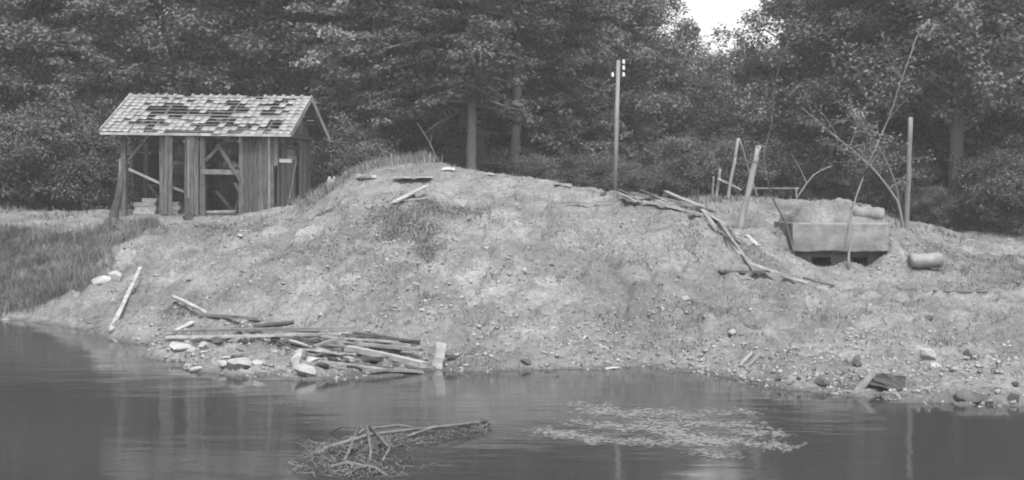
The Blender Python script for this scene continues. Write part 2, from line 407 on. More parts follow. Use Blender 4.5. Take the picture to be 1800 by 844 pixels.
# ------------------------------------------------------------------ the ground: one sheet, finest where it is seen near
def axis(parts):
    out = [parts[0][0]]
    for a, b, st in parts:
        n = max(1, int(round((b - a) / st))); out += list(a + (b - a) * (np.arange(1, n + 1) / n))
    return np.array(out)
gx = axis([(-320, -60, 26), (-60, -26, 2), (-26, -15, .3), (-15, 15, .075), (15, 26, .3), (26, 60, 2), (60, 320, 26)])
gy = axis([(-60, 8, 4), (8, 17, .6), (17, 19.5, .15), (19.5, 33, .065), (33, 44, .1), (44, 52, .25), (52, 70, 1), (70, 400, 22)])
GX, GY = np.meshgrid(gx, gy)
GZ = terrain_z(GX, GY)
nx, ny = len(gx), len(gy)
idx = np.arange(nx * ny).reshape(ny, nx)
FQ = np.stack([idx[:-1, :-1], idx[:-1, 1:], idx[1:, 1:], idx[1:, :-1]], -1).reshape(-1, 4)
M['ground'] = ground_material()
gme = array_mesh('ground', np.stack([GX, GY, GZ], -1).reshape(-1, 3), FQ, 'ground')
gme.polygons.foreach_set('use_smooth', np.ones(len(gme.polygons), bool))
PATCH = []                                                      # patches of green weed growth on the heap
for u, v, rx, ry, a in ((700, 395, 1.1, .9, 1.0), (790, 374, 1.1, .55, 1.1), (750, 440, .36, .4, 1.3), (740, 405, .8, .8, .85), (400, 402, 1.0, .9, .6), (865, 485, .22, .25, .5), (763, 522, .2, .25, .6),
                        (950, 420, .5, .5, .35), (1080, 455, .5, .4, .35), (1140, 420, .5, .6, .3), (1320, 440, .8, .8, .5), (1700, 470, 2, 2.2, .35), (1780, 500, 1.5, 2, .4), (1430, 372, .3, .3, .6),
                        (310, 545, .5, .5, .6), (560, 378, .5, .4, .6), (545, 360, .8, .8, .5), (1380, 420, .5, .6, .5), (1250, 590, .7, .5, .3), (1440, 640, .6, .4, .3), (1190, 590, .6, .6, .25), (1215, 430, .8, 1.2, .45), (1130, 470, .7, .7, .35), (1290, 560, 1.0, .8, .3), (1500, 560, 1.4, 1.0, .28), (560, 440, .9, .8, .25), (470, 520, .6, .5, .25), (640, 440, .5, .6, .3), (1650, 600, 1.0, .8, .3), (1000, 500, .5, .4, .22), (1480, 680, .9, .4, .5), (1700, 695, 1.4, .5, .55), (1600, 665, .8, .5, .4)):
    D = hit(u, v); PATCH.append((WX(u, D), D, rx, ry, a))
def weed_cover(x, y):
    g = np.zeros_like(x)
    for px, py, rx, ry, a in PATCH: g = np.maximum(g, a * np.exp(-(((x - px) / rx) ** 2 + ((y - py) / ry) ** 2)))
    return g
def bank_cover(x, y):
    u = UofXY(x, y); n = fbm(x * .9, y * .9, 77, 3) * 45
    c = (1 - sstep(165, 235, u + n + (y - 36) * -6)) * sstep(33.6, 34.8, y + n * .014) * (1 - sstep(38.9, 39.8, y + n * .01))
    return c * (.75 + .25 * vn(x, y, 9))
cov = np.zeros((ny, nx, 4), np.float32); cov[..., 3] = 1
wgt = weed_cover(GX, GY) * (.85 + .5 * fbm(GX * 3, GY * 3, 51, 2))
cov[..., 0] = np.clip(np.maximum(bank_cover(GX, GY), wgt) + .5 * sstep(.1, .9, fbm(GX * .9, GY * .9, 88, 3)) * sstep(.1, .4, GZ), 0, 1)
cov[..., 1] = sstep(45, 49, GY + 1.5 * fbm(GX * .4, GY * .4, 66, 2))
cov[..., 2] = 1 - sstep(.01, .075, GZ + .03 * fbm(GX * 2, GY * 2, 71, 2))
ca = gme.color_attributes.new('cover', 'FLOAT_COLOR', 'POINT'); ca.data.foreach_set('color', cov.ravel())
ground = tag(link('ground', gme), 'pale heaped earth and rubble river bank with trampled yard behind', kind='structure')

# ------------------------------------------------------------------ the river
rD = EDGE(742); RIFFLE = ((WX(1165, rD), rD, 0), (2.6, 2.6, 2.0))
M['water'] = water_material()
w = MB(); w.add([(-320, -8, 0), (320, -8, 0), (320, 39, 0), (-320, 39, 0)], [(0, 1, 2, 3)])
tag(w.build('river', 'water'), 'slow dark river water with a rippled shallow', kind='structure')

# sky glitter on the rippled shallow, painted as streaks of pale flecks
rs = random.Random(77); fm = MB()
lines = [((1005, 711), (1070, 716), 14), ((1030, 722), (1140, 730), 40), ((1130, 722), (1230, 732), 26), ((950, 757), (1060, 775), 46), ((1050, 750), (1200, 756), 46), ((1120, 742), (1330, 748), 50), ((1170, 762), (1390, 788), 60),
         ((1230, 726), (1330, 724), 14), ((1180, 772), (1260, 780), 36), ((1090, 775), (1180, 780), 20), ((1230, 795), (1290, 805), 10), ((1000, 742), (1060, 748), 10), ((1290, 760), (1380, 764), 22)]
for (u0, v0), (u1, v1), n in lines:
    for i in range(n * 14):
        k = rs.random(); u = u0 + (u1 - u0) * k + rs.gauss(0, 16); v = v0 + (v1 - v0) * k + rs.gauss(0, 3.4) + 2 * math.sin(u * .11); D = EDGE(v)
        c = Vector((WX(u, D), D, .004 + rs.uniform(0, .003))); ln = .006 + .036 * rs.random() ** 2.2; wd = ln * rs.uniform(.2, .55)
        m_ = 9; ph = rs.uniform(0, 6.28); V = [c + Vector((math.cos(2 * math.pi * j / m_) * ln * (1 + .45 * math.sin(3 * j + ph)), math.sin(2 * math.pi * j / m_) * wd * (1 + .5 * math.sin(2 * j + ph * 2)), 0)) for j in range(m_)]
        V.append(c + Vector((0, 0, .006))); fm.add(V, [(j, (j + 1) % m_, m_) for j in range(m_)])
M['painted_glitter'] = mat('pale_glitter', .13, .30, 12, .6, .3, 40)
tag(fm.build('painted_glitter', 'painted_glitter'), 'pale flecks painting sky glitter over the shallow', 'painted_glitter', kind='stuff')

# ------------------------------------------------------------------ stuff on the ground: rubble, grass
def scatter(n, x0, x1, y0, y1, dens):
    x = RNG.uniform(x0, x1, n); y = RNG.uniform(y0, y1, n)
    k = RNG.uniform(0, 1, n) < dens(x, y); x, y = x[k], y[k]
    return x, y, look_z(x, y)
def rubble_density(x, y):
    z = base_z(x, y); u = UofXY(x, y); v = VofXYZ(x, y, z)
    d = .03 + .55 * sstep(.15, 1.0, fbm(x * .6, y * .6, 91, 3))
    d = d + .8 * np.exp(-((z - .12) / .2) ** 2) * (u > 230)
    d = d + .9 * np.exp(-(((u - 1030) / 170) ** 2 + ((v - 595) / 45) ** 2)) + .6 * np.exp(-(((u - 700) / 240) ** 2 + ((v - 500) / 70) ** 2))
    d = d + .6 * np.exp(-(((u - 1560) / 260) ** 2 + ((v - 640) / 50) ** 2))
    return np.clip(d, 0, 1) * (z > -.12) * (1 - .95 * (bank_cover(x, y) > .3)) * (1 - sstep(38, 43, y) * .8)
x, y, z = scatter(130000, -15, 15, 19.5, 43, rubble_density)
oc = np.array([(1, 0, 0), (-1, 0, 0), (0, 1, 0), (0, -1, 0), (0, 0, 1), (0, 0, -1)], float)
of = np.array([(0, 2, 4), (2, 1, 4), (1, 3, 4), (3, 0, 4), (2, 0, 5), (1, 2, 5), (3, 1, 5), (0, 3, 5)])
n = len(x); s = .013 + .05 * RNG.uniform(0, 1, n) ** 5
V = oc[None] * RNG.uniform(.55, 1.25, (n, 6, 1)) + RNG.uniform(-.3, .3, (n, 6, 3)); V = V * s[:, None, None] * np.array([1.15, 1.1, .7])
a = RNG.uniform(0, 6.28, n); ca_, sa_ = np.cos(a)[:, None], np.sin(a)[:, None]
V = np.stack([V[..., 0] * ca_ - V[..., 1] * sa_, V[..., 0] * sa_ + V[..., 1] * ca_, V[..., 2]], -1) + np.stack([x, y, z + s * .05], -1)[:, None, :]
Fo = (of[None] + (np.arange(n) * 6)[:, None, None]).reshape(-1, 3)
tag(link('rubble', array_mesh('rubble', V.reshape(-1, 3), Fo, 'pebble')), 'small loose stones and rubble strewn over the earth bank', 'rubble', kind='stuff')

def blades(name, n, box, dens, hlo, hhi, wid, lean, m, label, cat):
    x, y, z = scatter(n, *box, dens); n = len(x)
    h = RNG.uniform(hlo, hhi, n) * (.6 + .4 * np.abs(fbm(x * 1.3, y * 1.3, 61, 2))); az = RNG.uniform(0, 6.28, n); ln = RNG.uniform(.1, lean, n)
    dx, dy = np.cos(az), np.sin(az); sx, sy = -dy * wid, dx * wid
    b0 = np.stack([x - sx, y - sy, z - .03], -1); b1 = np.stack([x + sx, y + sy, z - .03], -1)
    mx, my = x + dx * ln * h * .35, y + dy * ln * h * .35
    m0 = np.stack([mx - sx * .8, my - sy * .8, z + h * .55], -1); m1 = np.stack([mx + sx * .8, my + sy * .8, z + h * .55], -1)
    tp = np.stack([x + dx * ln * h, y + dy * ln * h, z + h * (1 - .25 * ln)], -1)
    V = np.stack([b0, b1, m0, m1, tp], 1); o = (np.arange(n) * 5)[:, None]
    Fa = np.concatenate([o + np.array([0, 1, 3]), o + np.array([0, 3, 2]), o + np.array([2, 3, 4])], 0)
    return tag(link(name, array_mesh(name, V.reshape(-1, 3), Fa, m)), label, cat, kind='stuff')
blades('bank_grass', 170000, (-16.5, -7.5, 33, 42), lambda x, y: bank_cover(x, y), .18, .58, .007, 1.0, 'grass', 'tall grass covering the low bank at the left edge', 'grass')
blades('weeds', 700000, (-12, 14, 22, 41), lambda x, y: np.clip(weed_cover(x, y) - .15 + .3 * fbm(x * 2, y * 2, 19, 2), 0, 1) * .9, .03, .11, .007, 1.5, 'weed', 'dark low weeds in patches on the earth heap', 'weeds')
def dry_density(x, y):
    z = base_z(x, y); u = UofXY(x, y); v = VofXYZ(x, y, z)
    return np.clip(.045 * (z > .3) + .10 * sstep(0, 1, fbm(x, y, 29, 3)) * (z > .3), 0, 1) * (y < 42)
blades('dry_grass', 150000, (-15, 15, 22, 44), dry_density, .04, .16, .009, 1.4, 'grass_dry', 'dry grass and straw lying over the pale earth', 'grass')
cr = [(WX(u, D), D, r, a) for u, D, r, a in ((655, 38.4, .55, .8), (690, 38.6, .5, .8), (742, 38.5, .35, 1.0), (725, 38.6, .4, .8), (620, 38.6, .5, .6), (575, 38.5, .6, .5), (590, 38.5, .7, .5))]
def crest_density(x, y):
    g = np.zeros_like(x)
    for cx, cyy, r, a in cr: g = np.maximum(g, a * np.exp(-(((x - cx) / r) ** 2 + ((y - cyy) / .45) ** 2)))
    return g
blades('crest_grass', 22000, (-6, -1, 36.5, 40.5), crest_density, .18, .52, .009, .7, 'grass_dry', 'tall pale grass tufts along the top of the heap', 'grass')
blades('yard_grass', 50000, (-18, 22, 40, 52), lambda x, y: np.clip(.25 + .6 * fbm(x * .7, y * .7, 39, 2), 0, 1) * (1 - sstep(-13.5, -12.5, x) * (1 - sstep(-6.5, -5.5, x)) * (y < 47)), .06, .3, .013, 1.0, 'grass', 'rough grass on the level ground before the wood', 'grass')

# ------------------------------------------------------------------ loose timbers: every plank a thing of its own
def lie(a, b, t, extra=0.0):
    """lift a timber so that it rests on the bumps beneath it"""
    k = np.linspace(0, 1, 15); xs = a.x + (b.x - a.x) * k; ys = a.y + (b.y - a.y) * k
    need = look_z(xs, ys) - (a.z + (b.z - a.z) * k)
    up = max(0.0, float(np.sort(need)[-3])) + t * .35 + extra
    return a + Vector((0, 0, up)), b + Vector((0, 0, up))
def timber(name, label, cat, p, q, w, t, m, extra=0.0, lift=(0, 0), group=None, bow=0.0, round_=False, roll=0.0):
    a, b = G(*p), G(*q); a, b = lie(a, b, t, extra * .75 - .012)
    bow = bow or random.uniform(-.015, .02)
    a.z += lift[0]; b.z += lift[1]
    mb = MB()
    if round_:
        ks = np.linspace(0, 1, 6)
        mb.tube([a + (b - a) * k + Vector((0, 0, bow * math.sin(math.pi * k) + random.uniform(-.008, .008))) for k in ks], [w / 2 * (1.05 - .2 * k) for k in ks], 8)
    else: mb.plank(a, b, w, t, 6, bow, roll=roll)
    o = mb.build(name, m, loc=a, smooth=round_)
    return tag(o, label, cat, group)
GP = 'loose timbers piled at the water edge'
timber('plank', 'pale board leaning up the left bank beside the grass', 'plank', (195, 588), (247, 494), .09, .035, 'wood_pale', .03, (0, .25))
timber('stick', 'thin stick slanting into the water below the leaning board', 'stick', (197, 599), (228, 620), .03, .03, 'wood_pale', .02, round_=True)
timber('pole', 'pale round pole end sticking out behind the timber pile', 'pole', (304, 537), (362, 556), .09, .09, 'wood_pale', .06, (.10, 0), GP, round_=True)
timber('beam', 'dark beam half sunk in earth behind the pile', 'beam', (352, 558), (458, 566), .10, .06, 'wood_mid', .03, group=GP)
timber('board', 'pale board slanting over the stones left of the pile', 'board', (293, 592), (340, 567), .10, .03, 'wood_pale', .03, group=GP)
timber('plank', 'longest plank of the pile, reaching left over the stones', 'plank', (290, 594), (624, 592), .10, .05, 'wood_mid', .15, group=GP)
timber('plank', 'long thin plank in front of the longest one, reaching left', 'plank', (292, 601), (612, 600), .08, .045, 'wood_pale', .11, group=GP)
timber('batten', 'short dark batten under the left ends of the planks', 'batten', (341, 604), (398, 604), .08, .05, 'wood_dark', .03, group=GP)
timber('branch', 'dark forked branch lying behind the long planks', 'branch', (446, 586), (516, 578), .10, .10, 'wood_dark', .10, group=GP, round_=True)
timber('plank', 'plank running down from the pile middle to the water', 'plank', (487, 602), (620, 645), .10, .05, 'wood_pale', .06, group=GP)
timber('plank', 'dark plank just left of the one running to the water', 'plank', (519, 611), (590, 642), .08, .05, 'wood_dark', .04, group=GP)
timber('plank', 'plank slanting up right across the pile middle', 'plank', (553, 620), (622, 600), .12, .05, 'wood_mid', .13, group=GP)
timber('plank', 'dark plank at the upper right of the pile', 'plank', (622, 600), (735, 618), .10, .055, 'wood_dark', .10, group=GP)
timber('plank', 'plank with a pale face at the right end of the pile', 'plank', (632, 619), (741, 628), .12, .05, 'wood_mid', .12, group=GP)
timber('beam', 'thick pale beam lowest on the right of the pile', 'beam', (610, 626), (745, 655), .13, .09, 'wood_pale', .12, group=GP)
timber('plank', 'dark plank under the thick pale beam', 'plank', (612, 644), (690, 652), .13, .05, 'wood_dark', .03, group=GP)
timber('plank', 'dark plank buried crosswise in the pile middle', 'plank', (480, 604), (560, 614), .10, .05, 'wood_dark', .05, group=GP)
timber('plank', 'short dark plank between the right-hand planks', 'plank', (640, 632), (705, 638), .12, .05, 'wood_dark', .05, group=GP)
timber('batten', 'thin pale batten lying on the right-hand planks', 'batten', (566, 612), (700, 624), .05, .03, 'wood_pale', .17, group=GP)
timber('board', 'narrow board lying low in the water off the pile', 'board', (640, 660), (742, 662), .10, .04, 'wood_mid', .03)
timber('board', 'bright pale board tilted on the heap below the hole', 'board', (692, 361), (750, 341), .15, .03, 'wood_pale', .05, (0, .14))
timber('batten', 'thin pale batten running left from the tilted board', 'batten', (640, 363), (700, 361), .07, .03, 'wood_pale', .02)
timber('batten', 'thin batten under the tilted board, running right', 'batten', (705, 358), (765, 351), .06, .03, 'wood_pale', .02)
timber('board', 'flat board roofing the small dark hole on the heap', 'board', (693, 317), (757, 318), .34, .035, 'wood_pale', .10)
timber('board', 'short pale board on the left shoulder of the heap', 'board', (629, 315), (657, 316), .16, .07, 'wood_pale', .08)
timber('board', 'flat board on the crest right of the forked stick', 'board', (975, 329), (1006, 331), .22, .04, 'wood_pale', .05)
GR = 'planks over the right shoulder of the heap'
timber('plank', 'bright short plank lowest at the left of the shoulder planks', 'plank', (1130, 363), (1178, 369), .14, .06, 'wood_pale', .08, group=GR)
timber('plank', 'plank bending down right after the bright short one', 'plank', (1172, 369), (1240, 386), .13, .06, 'wood_pale', .06, group=GR)
timber('plank', 'thick pale plank jutting up at the heap shoulder', 'plank', (1170, 352), (1234, 374), .15, .07, 'wood_pale', .12, (.16, .02), group=GR)
timber('plank', 'long grey plank following the crest to the shoulder', 'plank', (1060, 345), (1172, 350), .14, .05, 'wood_mid', .07, group=GR)
timber('plank', 'long grey plank running down beside the thick pale one', 'plank', (1110, 352), (1236, 378), .12, .05, 'wood_mid', .10, group=GR)
timber('plank', 'dark short plank at the top of the shoulder', 'plank', (1105, 343), (1150, 352), .16, .05, 'wood_dark', .10, (.10, .02), group=GR)
timber('plank', 'pale broken plank at the bend of the shoulder', 'plank', (1236, 382), (1276, 408), .14, .06, 'wood_pale', .07, group=GR)
timber('rail', 'dark thin rail running steeply down the heap side', 'rail', (1262, 392), (1314, 464), .07, .06, 'wood_mid', .05, group=GR)
timber('plank', 'thin grey batten lying left along the flat crest', 'plank', (965, 358), (1090, 361), .07, .03, 'wood_mid', .02, group=GR)
timber('plank', 'pale plank continuing from the heap foot to the right', 'plank', (1312, 465), (1420, 501), .10, .05, 'wood_pale', .05, group=GR)
timber('plank', 'dark flat plank at the foot of the heap', 'plank', (1266, 487), (1350, 487), .12, .05, 'wood_dark', .03, group=GR)
timber('stick', 'thin dark stick right of the plank at the heap foot', 'stick', (1412, 491), (1466, 504), .05, .05, 'wood_dark', .02, round_=True)
timber('plank', 'pale stub of wood in the ditch below the leaning post', 'plank', (1313, 418), (1332, 436), .12, .06, 'wood_pale', .03)
timber('stick', 'dark stick lying on the open ground at far right', 'stick', (1640, 518), (1736, 521), .05, .05, 'wood_dark', .01, round_=True)
timber('slat', 'left one of two short slats by the right waterline', 'slat', (1302, 648), (1323, 627), .05, .03, 'wood_mid', .03)
timber('slat', 'right one of two short slats by the right waterline', 'slat', (1313, 651), (1334, 629), .05, .03, 'wood_mid', .03)
rs = random.Random(31)
for i in range(13):
    u = rs.uniform(1085, 1225); v = 346 + max(0, u - 1120) * .22 + rs.uniform(-3, 9); du = rs.uniform(18, 48)
    timber('board', 'splintered board in the plank heap on the shoulder', 'board', (u, v), (u + du, v + du * rs.uniform(.05, .4)), rs.uniform(.05, .13), .03, rs.choice(('wood_dark', 'wood_mid', 'wood_pale')), rs.uniform(.03, .15), (rs.uniform(0, .1), 0), group='splintered boards on the heap shoulder')
for i in range(11):
    k = rs.random(); u = 1228 + 85 * k; v = 380 + 82 * k ** 1.3 + rs.uniform(-6, 8); du = rs.uniform(8, 26)
    timber('broken_board', 'broken board spilling down the heap side with the dark rail', 'board', (u, v), (u + du, v + du * rs.uniform(.5, 1.4)), rs.uniform(.04, .10), .03, rs.choice(('wood_dark', 'wood_mid', 'wood_mid', 'wood_pale')), rs.uniform(.02, .08), (rs.uniform(0, .08), 0), group='broken boards down the heap side')
fs = G(950, 306); mb = MB()
tag(mb.tube([fs + Vector((-.15, 0, -.05)), fs + Vector((.0, 0, .08)), fs + Vector((.14, .02, .26))], [.03, .028, .016], 6).tube([fs + Vector((.0, 0, .08)), fs + Vector((-.2, .05, .04)), fs + Vector((-.28, .05, -.02))], [.022, .02, .012], 6).build('forked_stick', 'wood_pale', loc=fs),
    'small forked stick poking up on the heap crest', 'stick')

# ------------------------------------------------------------------ rocks
def rock(name, label, cat, u, v, sx, sy, sz, m, seed, sink=.42, rz=None, group=None, tilt=0.0, at=None):
    p = at or G(u, v)
    bm = bmesh.new(); bmesh.ops.create_icosphere(bm, subdivisions=3, radius=1)
    rs = np.random.default_rng(seed)
    pl = [(Vector(rs.normal(size=3)).normalized(), rs.uniform(.42, .78)) for _ in range(14)]
    for q in bm.verts:
        for n_, d in pl:
            e = q.co.dot(n_) - d
            if e > 0: q.co -= n_ * e * .97
        q.co *= 1 + float(vn(np.array([q.co.x * 3 + seed]), np.array([q.co.y * 3 + q.co.z * 2.3]), seed)[0]) * .05
        q.co = Vector((q.co.x * sx, q.co.y * sy, q.co.z * sz)) * 1.18
    me = bpy.data.meshes.new(name); bm.to_mesh(me); bm.free(); me.materials.append(M[m])
    o = link(name, me, loc=p + Vector((0, 0, sz * (.6 - sink)))); o.rotation_euler = (0, tilt, rs.uniform(0, 6.28) if rz is None else rz)
    return tag(o, label, cat, group)
GS = 'stones on the river bank'
for i, (lab, u, v, sx, sy, sz, m, tilt) in enumerate((
        ('pale angular rock on the left bank, upper of the pair', 203, 486, .28, .2, .16, 'stone_pale', .2), ('pale angular rock on the left bank, lower of the pair', 178, 498, .26, .2, .16, 'stone_pale', -.2),
        ('grey rock just right of the pale pair on the left bank', 226, 508, .16, .14, .1, 'stone_mid', 0), ('small pale rock above the pale pair at the grass edge', 192, 455, .22, .2, .1, 'stone_mid', 0),
        ('big white boulder at the water edge in front of the pile', 420, 645, .26, .2, .16, 'stone_pale', 0), ('white flat stone left of the big white boulder', 390, 644, .14, .16, .10, 'stone_pale', .1),
        ('flat pale stone with a dark underside in the shallows', 345, 651, .17, .15, .07, 'stone_pale', 0), ('pale slab under the left ends of the planks', 320, 612, .30, .25, .10, 'stone_pale', 0),
        ('white upright stone at the foot of the pile', 520, 641, .12, .12, .2, 'stone_pale', .1), ('white wedge stone half in the water by the pile', 538, 658, .2, .14, .15, 'stone_pale', .3),
        ('long pale stone tucked under the pile planks', 550, 634, .16, .1, .06, 'stone_pale', .1), ('pale stone holding down the long planks', 434, 601, .10, .1, .1, 'stone_pale', 0),
        ('low dark rock in the shallows before the pile', 478, 672, .32, .12, .09, 'stone_dark', 0), ('small pale pebble rock left of the low dark rock', 452, 674, .1, .08, .06, 'stone_mid', 0),
        ('pale flat stone lying behind the timber pile', 487, 574, .14, .1, .06, 'stone_pale', 0),
        ('pale rock on the right bank, upper of two', 1631, 628, .17, .14, .11, 'stone_pale', 0), ('pale rock on the right bank, lower of two', 1642, 646, .1, .1, .1, 'stone_pale', 0),
        ('small dark upright stone on the right bank', 1508, 644, .08, .08, .17, 'stone_dark', 0), ('dark wet rock under the overhang at right waterline', 1705, 700, .26, .2, .1, 'stone_dark', 0),
        ('small dark rock at the far right waterline', 1784, 704, .12, .12, .09, 'stone_dark', 0), ('flat pale stone in the shallows under the heap middle', 1077, 648, .16, .1, .03, 'stone_pale', 0),
        ('pale round stone on the right slope near the cut', 1288, 586, .08, .08, .08, 'stone_pale', 0), ('grey rock at the shore left of the dark block', 1440, 676, .15, .12, .08, 'stone_dark', 0),
        ('grey boulder at the left end of the shoreline', 8, 568, .2, .14, .12, 'stone_mid', 0), ('pale flat rock on the crest right of centre', 862, 309, .2, .2, .06, 'stone_pale', 0),
        ('pale lump of rubble on the crest above the hole', 790, 300, .2, .2, .06, 'stone_pale', 0), ('dark stone beside the first slat at right shore', 1375, 668, .14, .1, .06, 'stone_dark', 0),
        ('pale rock on the heap left below the shed', 422, 420, .12, .1, .06, 'stone_pale', 0))):
    rock('stone' if max(sx, sz) < .2 else 'rock', lab, 'rock', u, v, sx, sy, sz, m, 100 + i, tilt=tilt, rz=random.uniform(-.3, .3) if sx > sy * 1.4 else None, group=GS)
timber('batten', 'thin grey batten along the back of the pile', 'batten', (430, 584), (560, 588), .05, .03, 'wood_mid', .05, group=GP)
timber('batten', 'thin dark batten sticking out right over the water', 'batten', (600, 608), (738, 621), .05, .03, 'wood_dark', .16, group=GP)
timber('batten', 'pale batten lowest over the water at the pile', 'batten', (560, 640), (680, 653), .05, .03, 'wood_pale', .04, group=GP)
timber('board', 'wide dark board at the core of the pile', 'board', (560, 628), (660, 640), .2, .04, 'wood_dark', .03, group=GP)
rs = random.Random(12)
for i in range(16):
    u = rs.uniform(470, 640); v = 602 + (u - 470) * .13 + rs.uniform(-10, 18); du = rs.uniform(30, 75); dv = rs.uniform(-6, 22)
    timber('batten', 'thin batten tangled among the planks of the timber pile', 'batten', (u, v), (min(745, u + du), min(650, v + dv)), rs.uniform(.03, .07), .025, rs.choice(('wood_dark', 'wood_mid', 'wood_dark', 'wood_pale')), rs.uniform(.03, .16), group='tangled battens in the timber pile')
for i in range(34):
    u = rs.uniform(285, 600); v = rs.uniform(596, 640 + (u - 285) * .07); s_ = rs.uniform(.04, .12)
    rock('stone', 'broken pale stone under and before the timber pile', 'stone', u, v, s_ * 1.3, s_, s_ * .7, rs.choice(('stone_pale', 'stone_pale', 'stone_mid', 'stone_dark')), 700 + i, group='broken stones about the timber pile')
# further loose stones that nothing tells apart
for i in range(30):
    while True:
        u = random.uniform(250, 1790); x0 = random.choice((0, 1, 1))
        ve = np.interp(u, [250, 330, 560, 850, 1130, 1370, 1600, 1800], [622, 645, 664, 648, 646, 676, 702, 714])
        v = ve - (random.expovariate(1 / 14.) if x0 else random.uniform(0, 230))
        if v > 360 and not (270 < u < 760 and v > 560): break
    s_ = random.uniform(.035, .095)
    rock('stone', 'loose fist to head sized stone on the pale earth bank', 'stone', u, v, s_ * 1.2, s_, s_ * .8, random.choice(('stone_pale', 'stone_mid', 'stone_mid', 'stone_dark')), 300 + i, group='loose stones strewn over the bank')
p = G(769, 646); mb = MB(); mb.plank(p + Vector((-.02, 0, -.08)), p + Vector((.07, .03, .40)), .16, .09, 7, .01, .014, R(85))
tag(mb.build('upright_slab', 'stone_pale', loc=p), 'pale narrow slab standing upright at the water edge', 'slab')
# the dark broken block at the right waterline, a slab tipped on edge
p = G(1548, 690); rt = Matrix.Rotation(R(-14), 3, 'Z') @ Matrix.Rotation(R(10), 3, 'Y') @ Matrix.Rotation(R(-18), 3, 'X')
bm = bmesh.new(); bmesh.ops.create_cube(bm, size=1); bmesh.ops.subdivide_edges(bm, edges=bm.edges, cuts=5, use_grid_fill=True)
for q in bm.verts:
    e = vn(np.array([q.co.x * 5 + q.co.z * 3]), np.array([q.co.y * 5 + q.co.z * 4]), 8)[0]
    q.co = rt @ Vector((q.co.x * .5 * (1 + e * .08 - .15 * q.co.z), q.co.y * .32 * (1 + e * .1), q.co.z * .22 * (1 + e * .16 + .25 * q.co.x))) + Vector((.12, .1, .12))
me = bpy.data.meshes.new('broken_block'); bm.to_mesh(me); bm.free(); me.materials.append(M['stone_dark']); blk = link('broken_block', me, loc=p); tag(blk, 'dark broken slab block tipped over at the right waterline', 'block')
mb = MB(); mb.plank(p + Vector((-.36, -.04, .02)), p + Vector((-.08, .06, .3)), .12, .05, 4)
tag(mb.build('plank', 'wood_mid', loc=p), 'short plank leaning on the dark broken block', 'plank')

# ------------------------------------------------------------------ poles, posts and the broken fence
tp = empty('telegraph_pole', P(1080, 345, 48.5)); tp.location.z = TZ(tp.location.x, 48.5)
tag(tp, 'tall thin telegraph pole with insulators behind the heap', 'telegraph pole')
b0 = Vector(tp.location); top = P(1087, 106, 48.5)
d_ = top - b0
MB().tube([Vector((0, 0, -.3)), d_ * .5, d_], [.09, .08, .066], 10).build('shaft', 'pole', tp, smooth=True)
def insulator(off, side):
    q = d_ + Vector(off)
    hk = MB().tube([q + Vector((-side * .16, 0, -.07)), q + Vector((-side * .02, 0, -.10)), q + Vector((0, 0, -.07)), q + Vector((0, 0, .03))], .012, 6).build('hook', 'iron', tp)
    MB().tube([q + Vector((0, 0, h)) for h in (-.01, .02, .05, .09, .12, .15)], [.05, .055, .045, .05, .035, .012], 10).build('insulator', 'porcelain', hk, smooth=True)
for dz in (-.12, -.33, -.56): insulator((.18, 0, dz), 1)
insulator((-.20, 0, -.57), -1)

def post(name, label, cat, base, topp, r0, r1, m, mid=None, group=None):
    base = Vector(base); base.z = TZ(base.x, base.y); topp = Vector(topp)
    pts = [base - Vector((0, 0, .15))] + ([Vector(q) for q in mid] if mid else [base + (topp - base) * .5]) + [topp]
    if len(pts) == 3: pts = [pts[0]] + [pts[0].lerp(pts[2], k / 7) + Vector((random.uniform(-1, 1), 0, 0)) * r1 * .22 for k in range(1, 7)] + [pts[2]]
    rr = np.linspace(r0, r1, len(pts)) * np.array([random.uniform(.92, 1.08) for _ in pts])
    return tag(MB().tube(pts, list(rr), 9).build(name, m, loc=base, smooth=True), label, cat, group)
post('leaning_post', 'thick pale post leaning right beside the bunker ditch', 'post', P(1297, 385, 38), P(1334, 256, 38), .085, .075, 'post_pale')
GF = 'broken fence posts on the bank behind'
post('fence_post', 'tallest thin post of the broken fence', 'post', P(1277, 348, 44), P(1298, 243, 44.3), .055, .05, 'pole', group=GF)
post('fence_brace', 'slanting brace from the tallest fence post', 'brace', P(1334, 335, 45.2), P(1300, 246, 44.4), .035, .03, 'pole', group=GF)
post('fence_post', 'short thin post left of the tallest fence post', 'post', P(1258, 345, 45), P(1266, 297, 45), .05, .045, 'pole', group=GF)
post('fence_post', 'leftmost and shortest post of the broken fence', 'post', P(1252, 345, 45.4), P(1254, 310, 45.4), .035, .03, 'pole', group=GF)
ra, rb = P(1262, 314, 44.9), P(1303, 334, 44.2)
tag(MB().plank(ra, rb, .09, .04, 4).build('fence_rail', 'wood_pale', loc=ra), 'fallen rail slanting between the fence posts', 'rail', GF)
ra = P(1312, 331, 46.5); rb = P(1405, 331, 46.8)
tag(MB().plank(ra, rb, .08, .05, 5).build('fence_rail', 'wood_mid', loc=ra), 'level rail right of the leaning pale post', 'rail', GF)
for uu, lab in ((1316, 'short post under the left end of the level rail'), (1400, 'short post under the right end of the level rail')):
    q = P(uu, 331, 46.55); post('fence_post', lab, 'post', q, q + Vector((0, 0.02, .03)), .04, .035, 'pole', group=GF)
post('sapling_stake', 'small dark stake on the bank behind the planks', 'stake', P(1227, 352, 42), P(1227, 333, 42), .03, .02, 'bark')
post('bare_pole', 'straight grey pole standing right of the bunker', 'pole', P(1592, 412, 40), P(1601, 206, 40), .08, .062, 'pole')

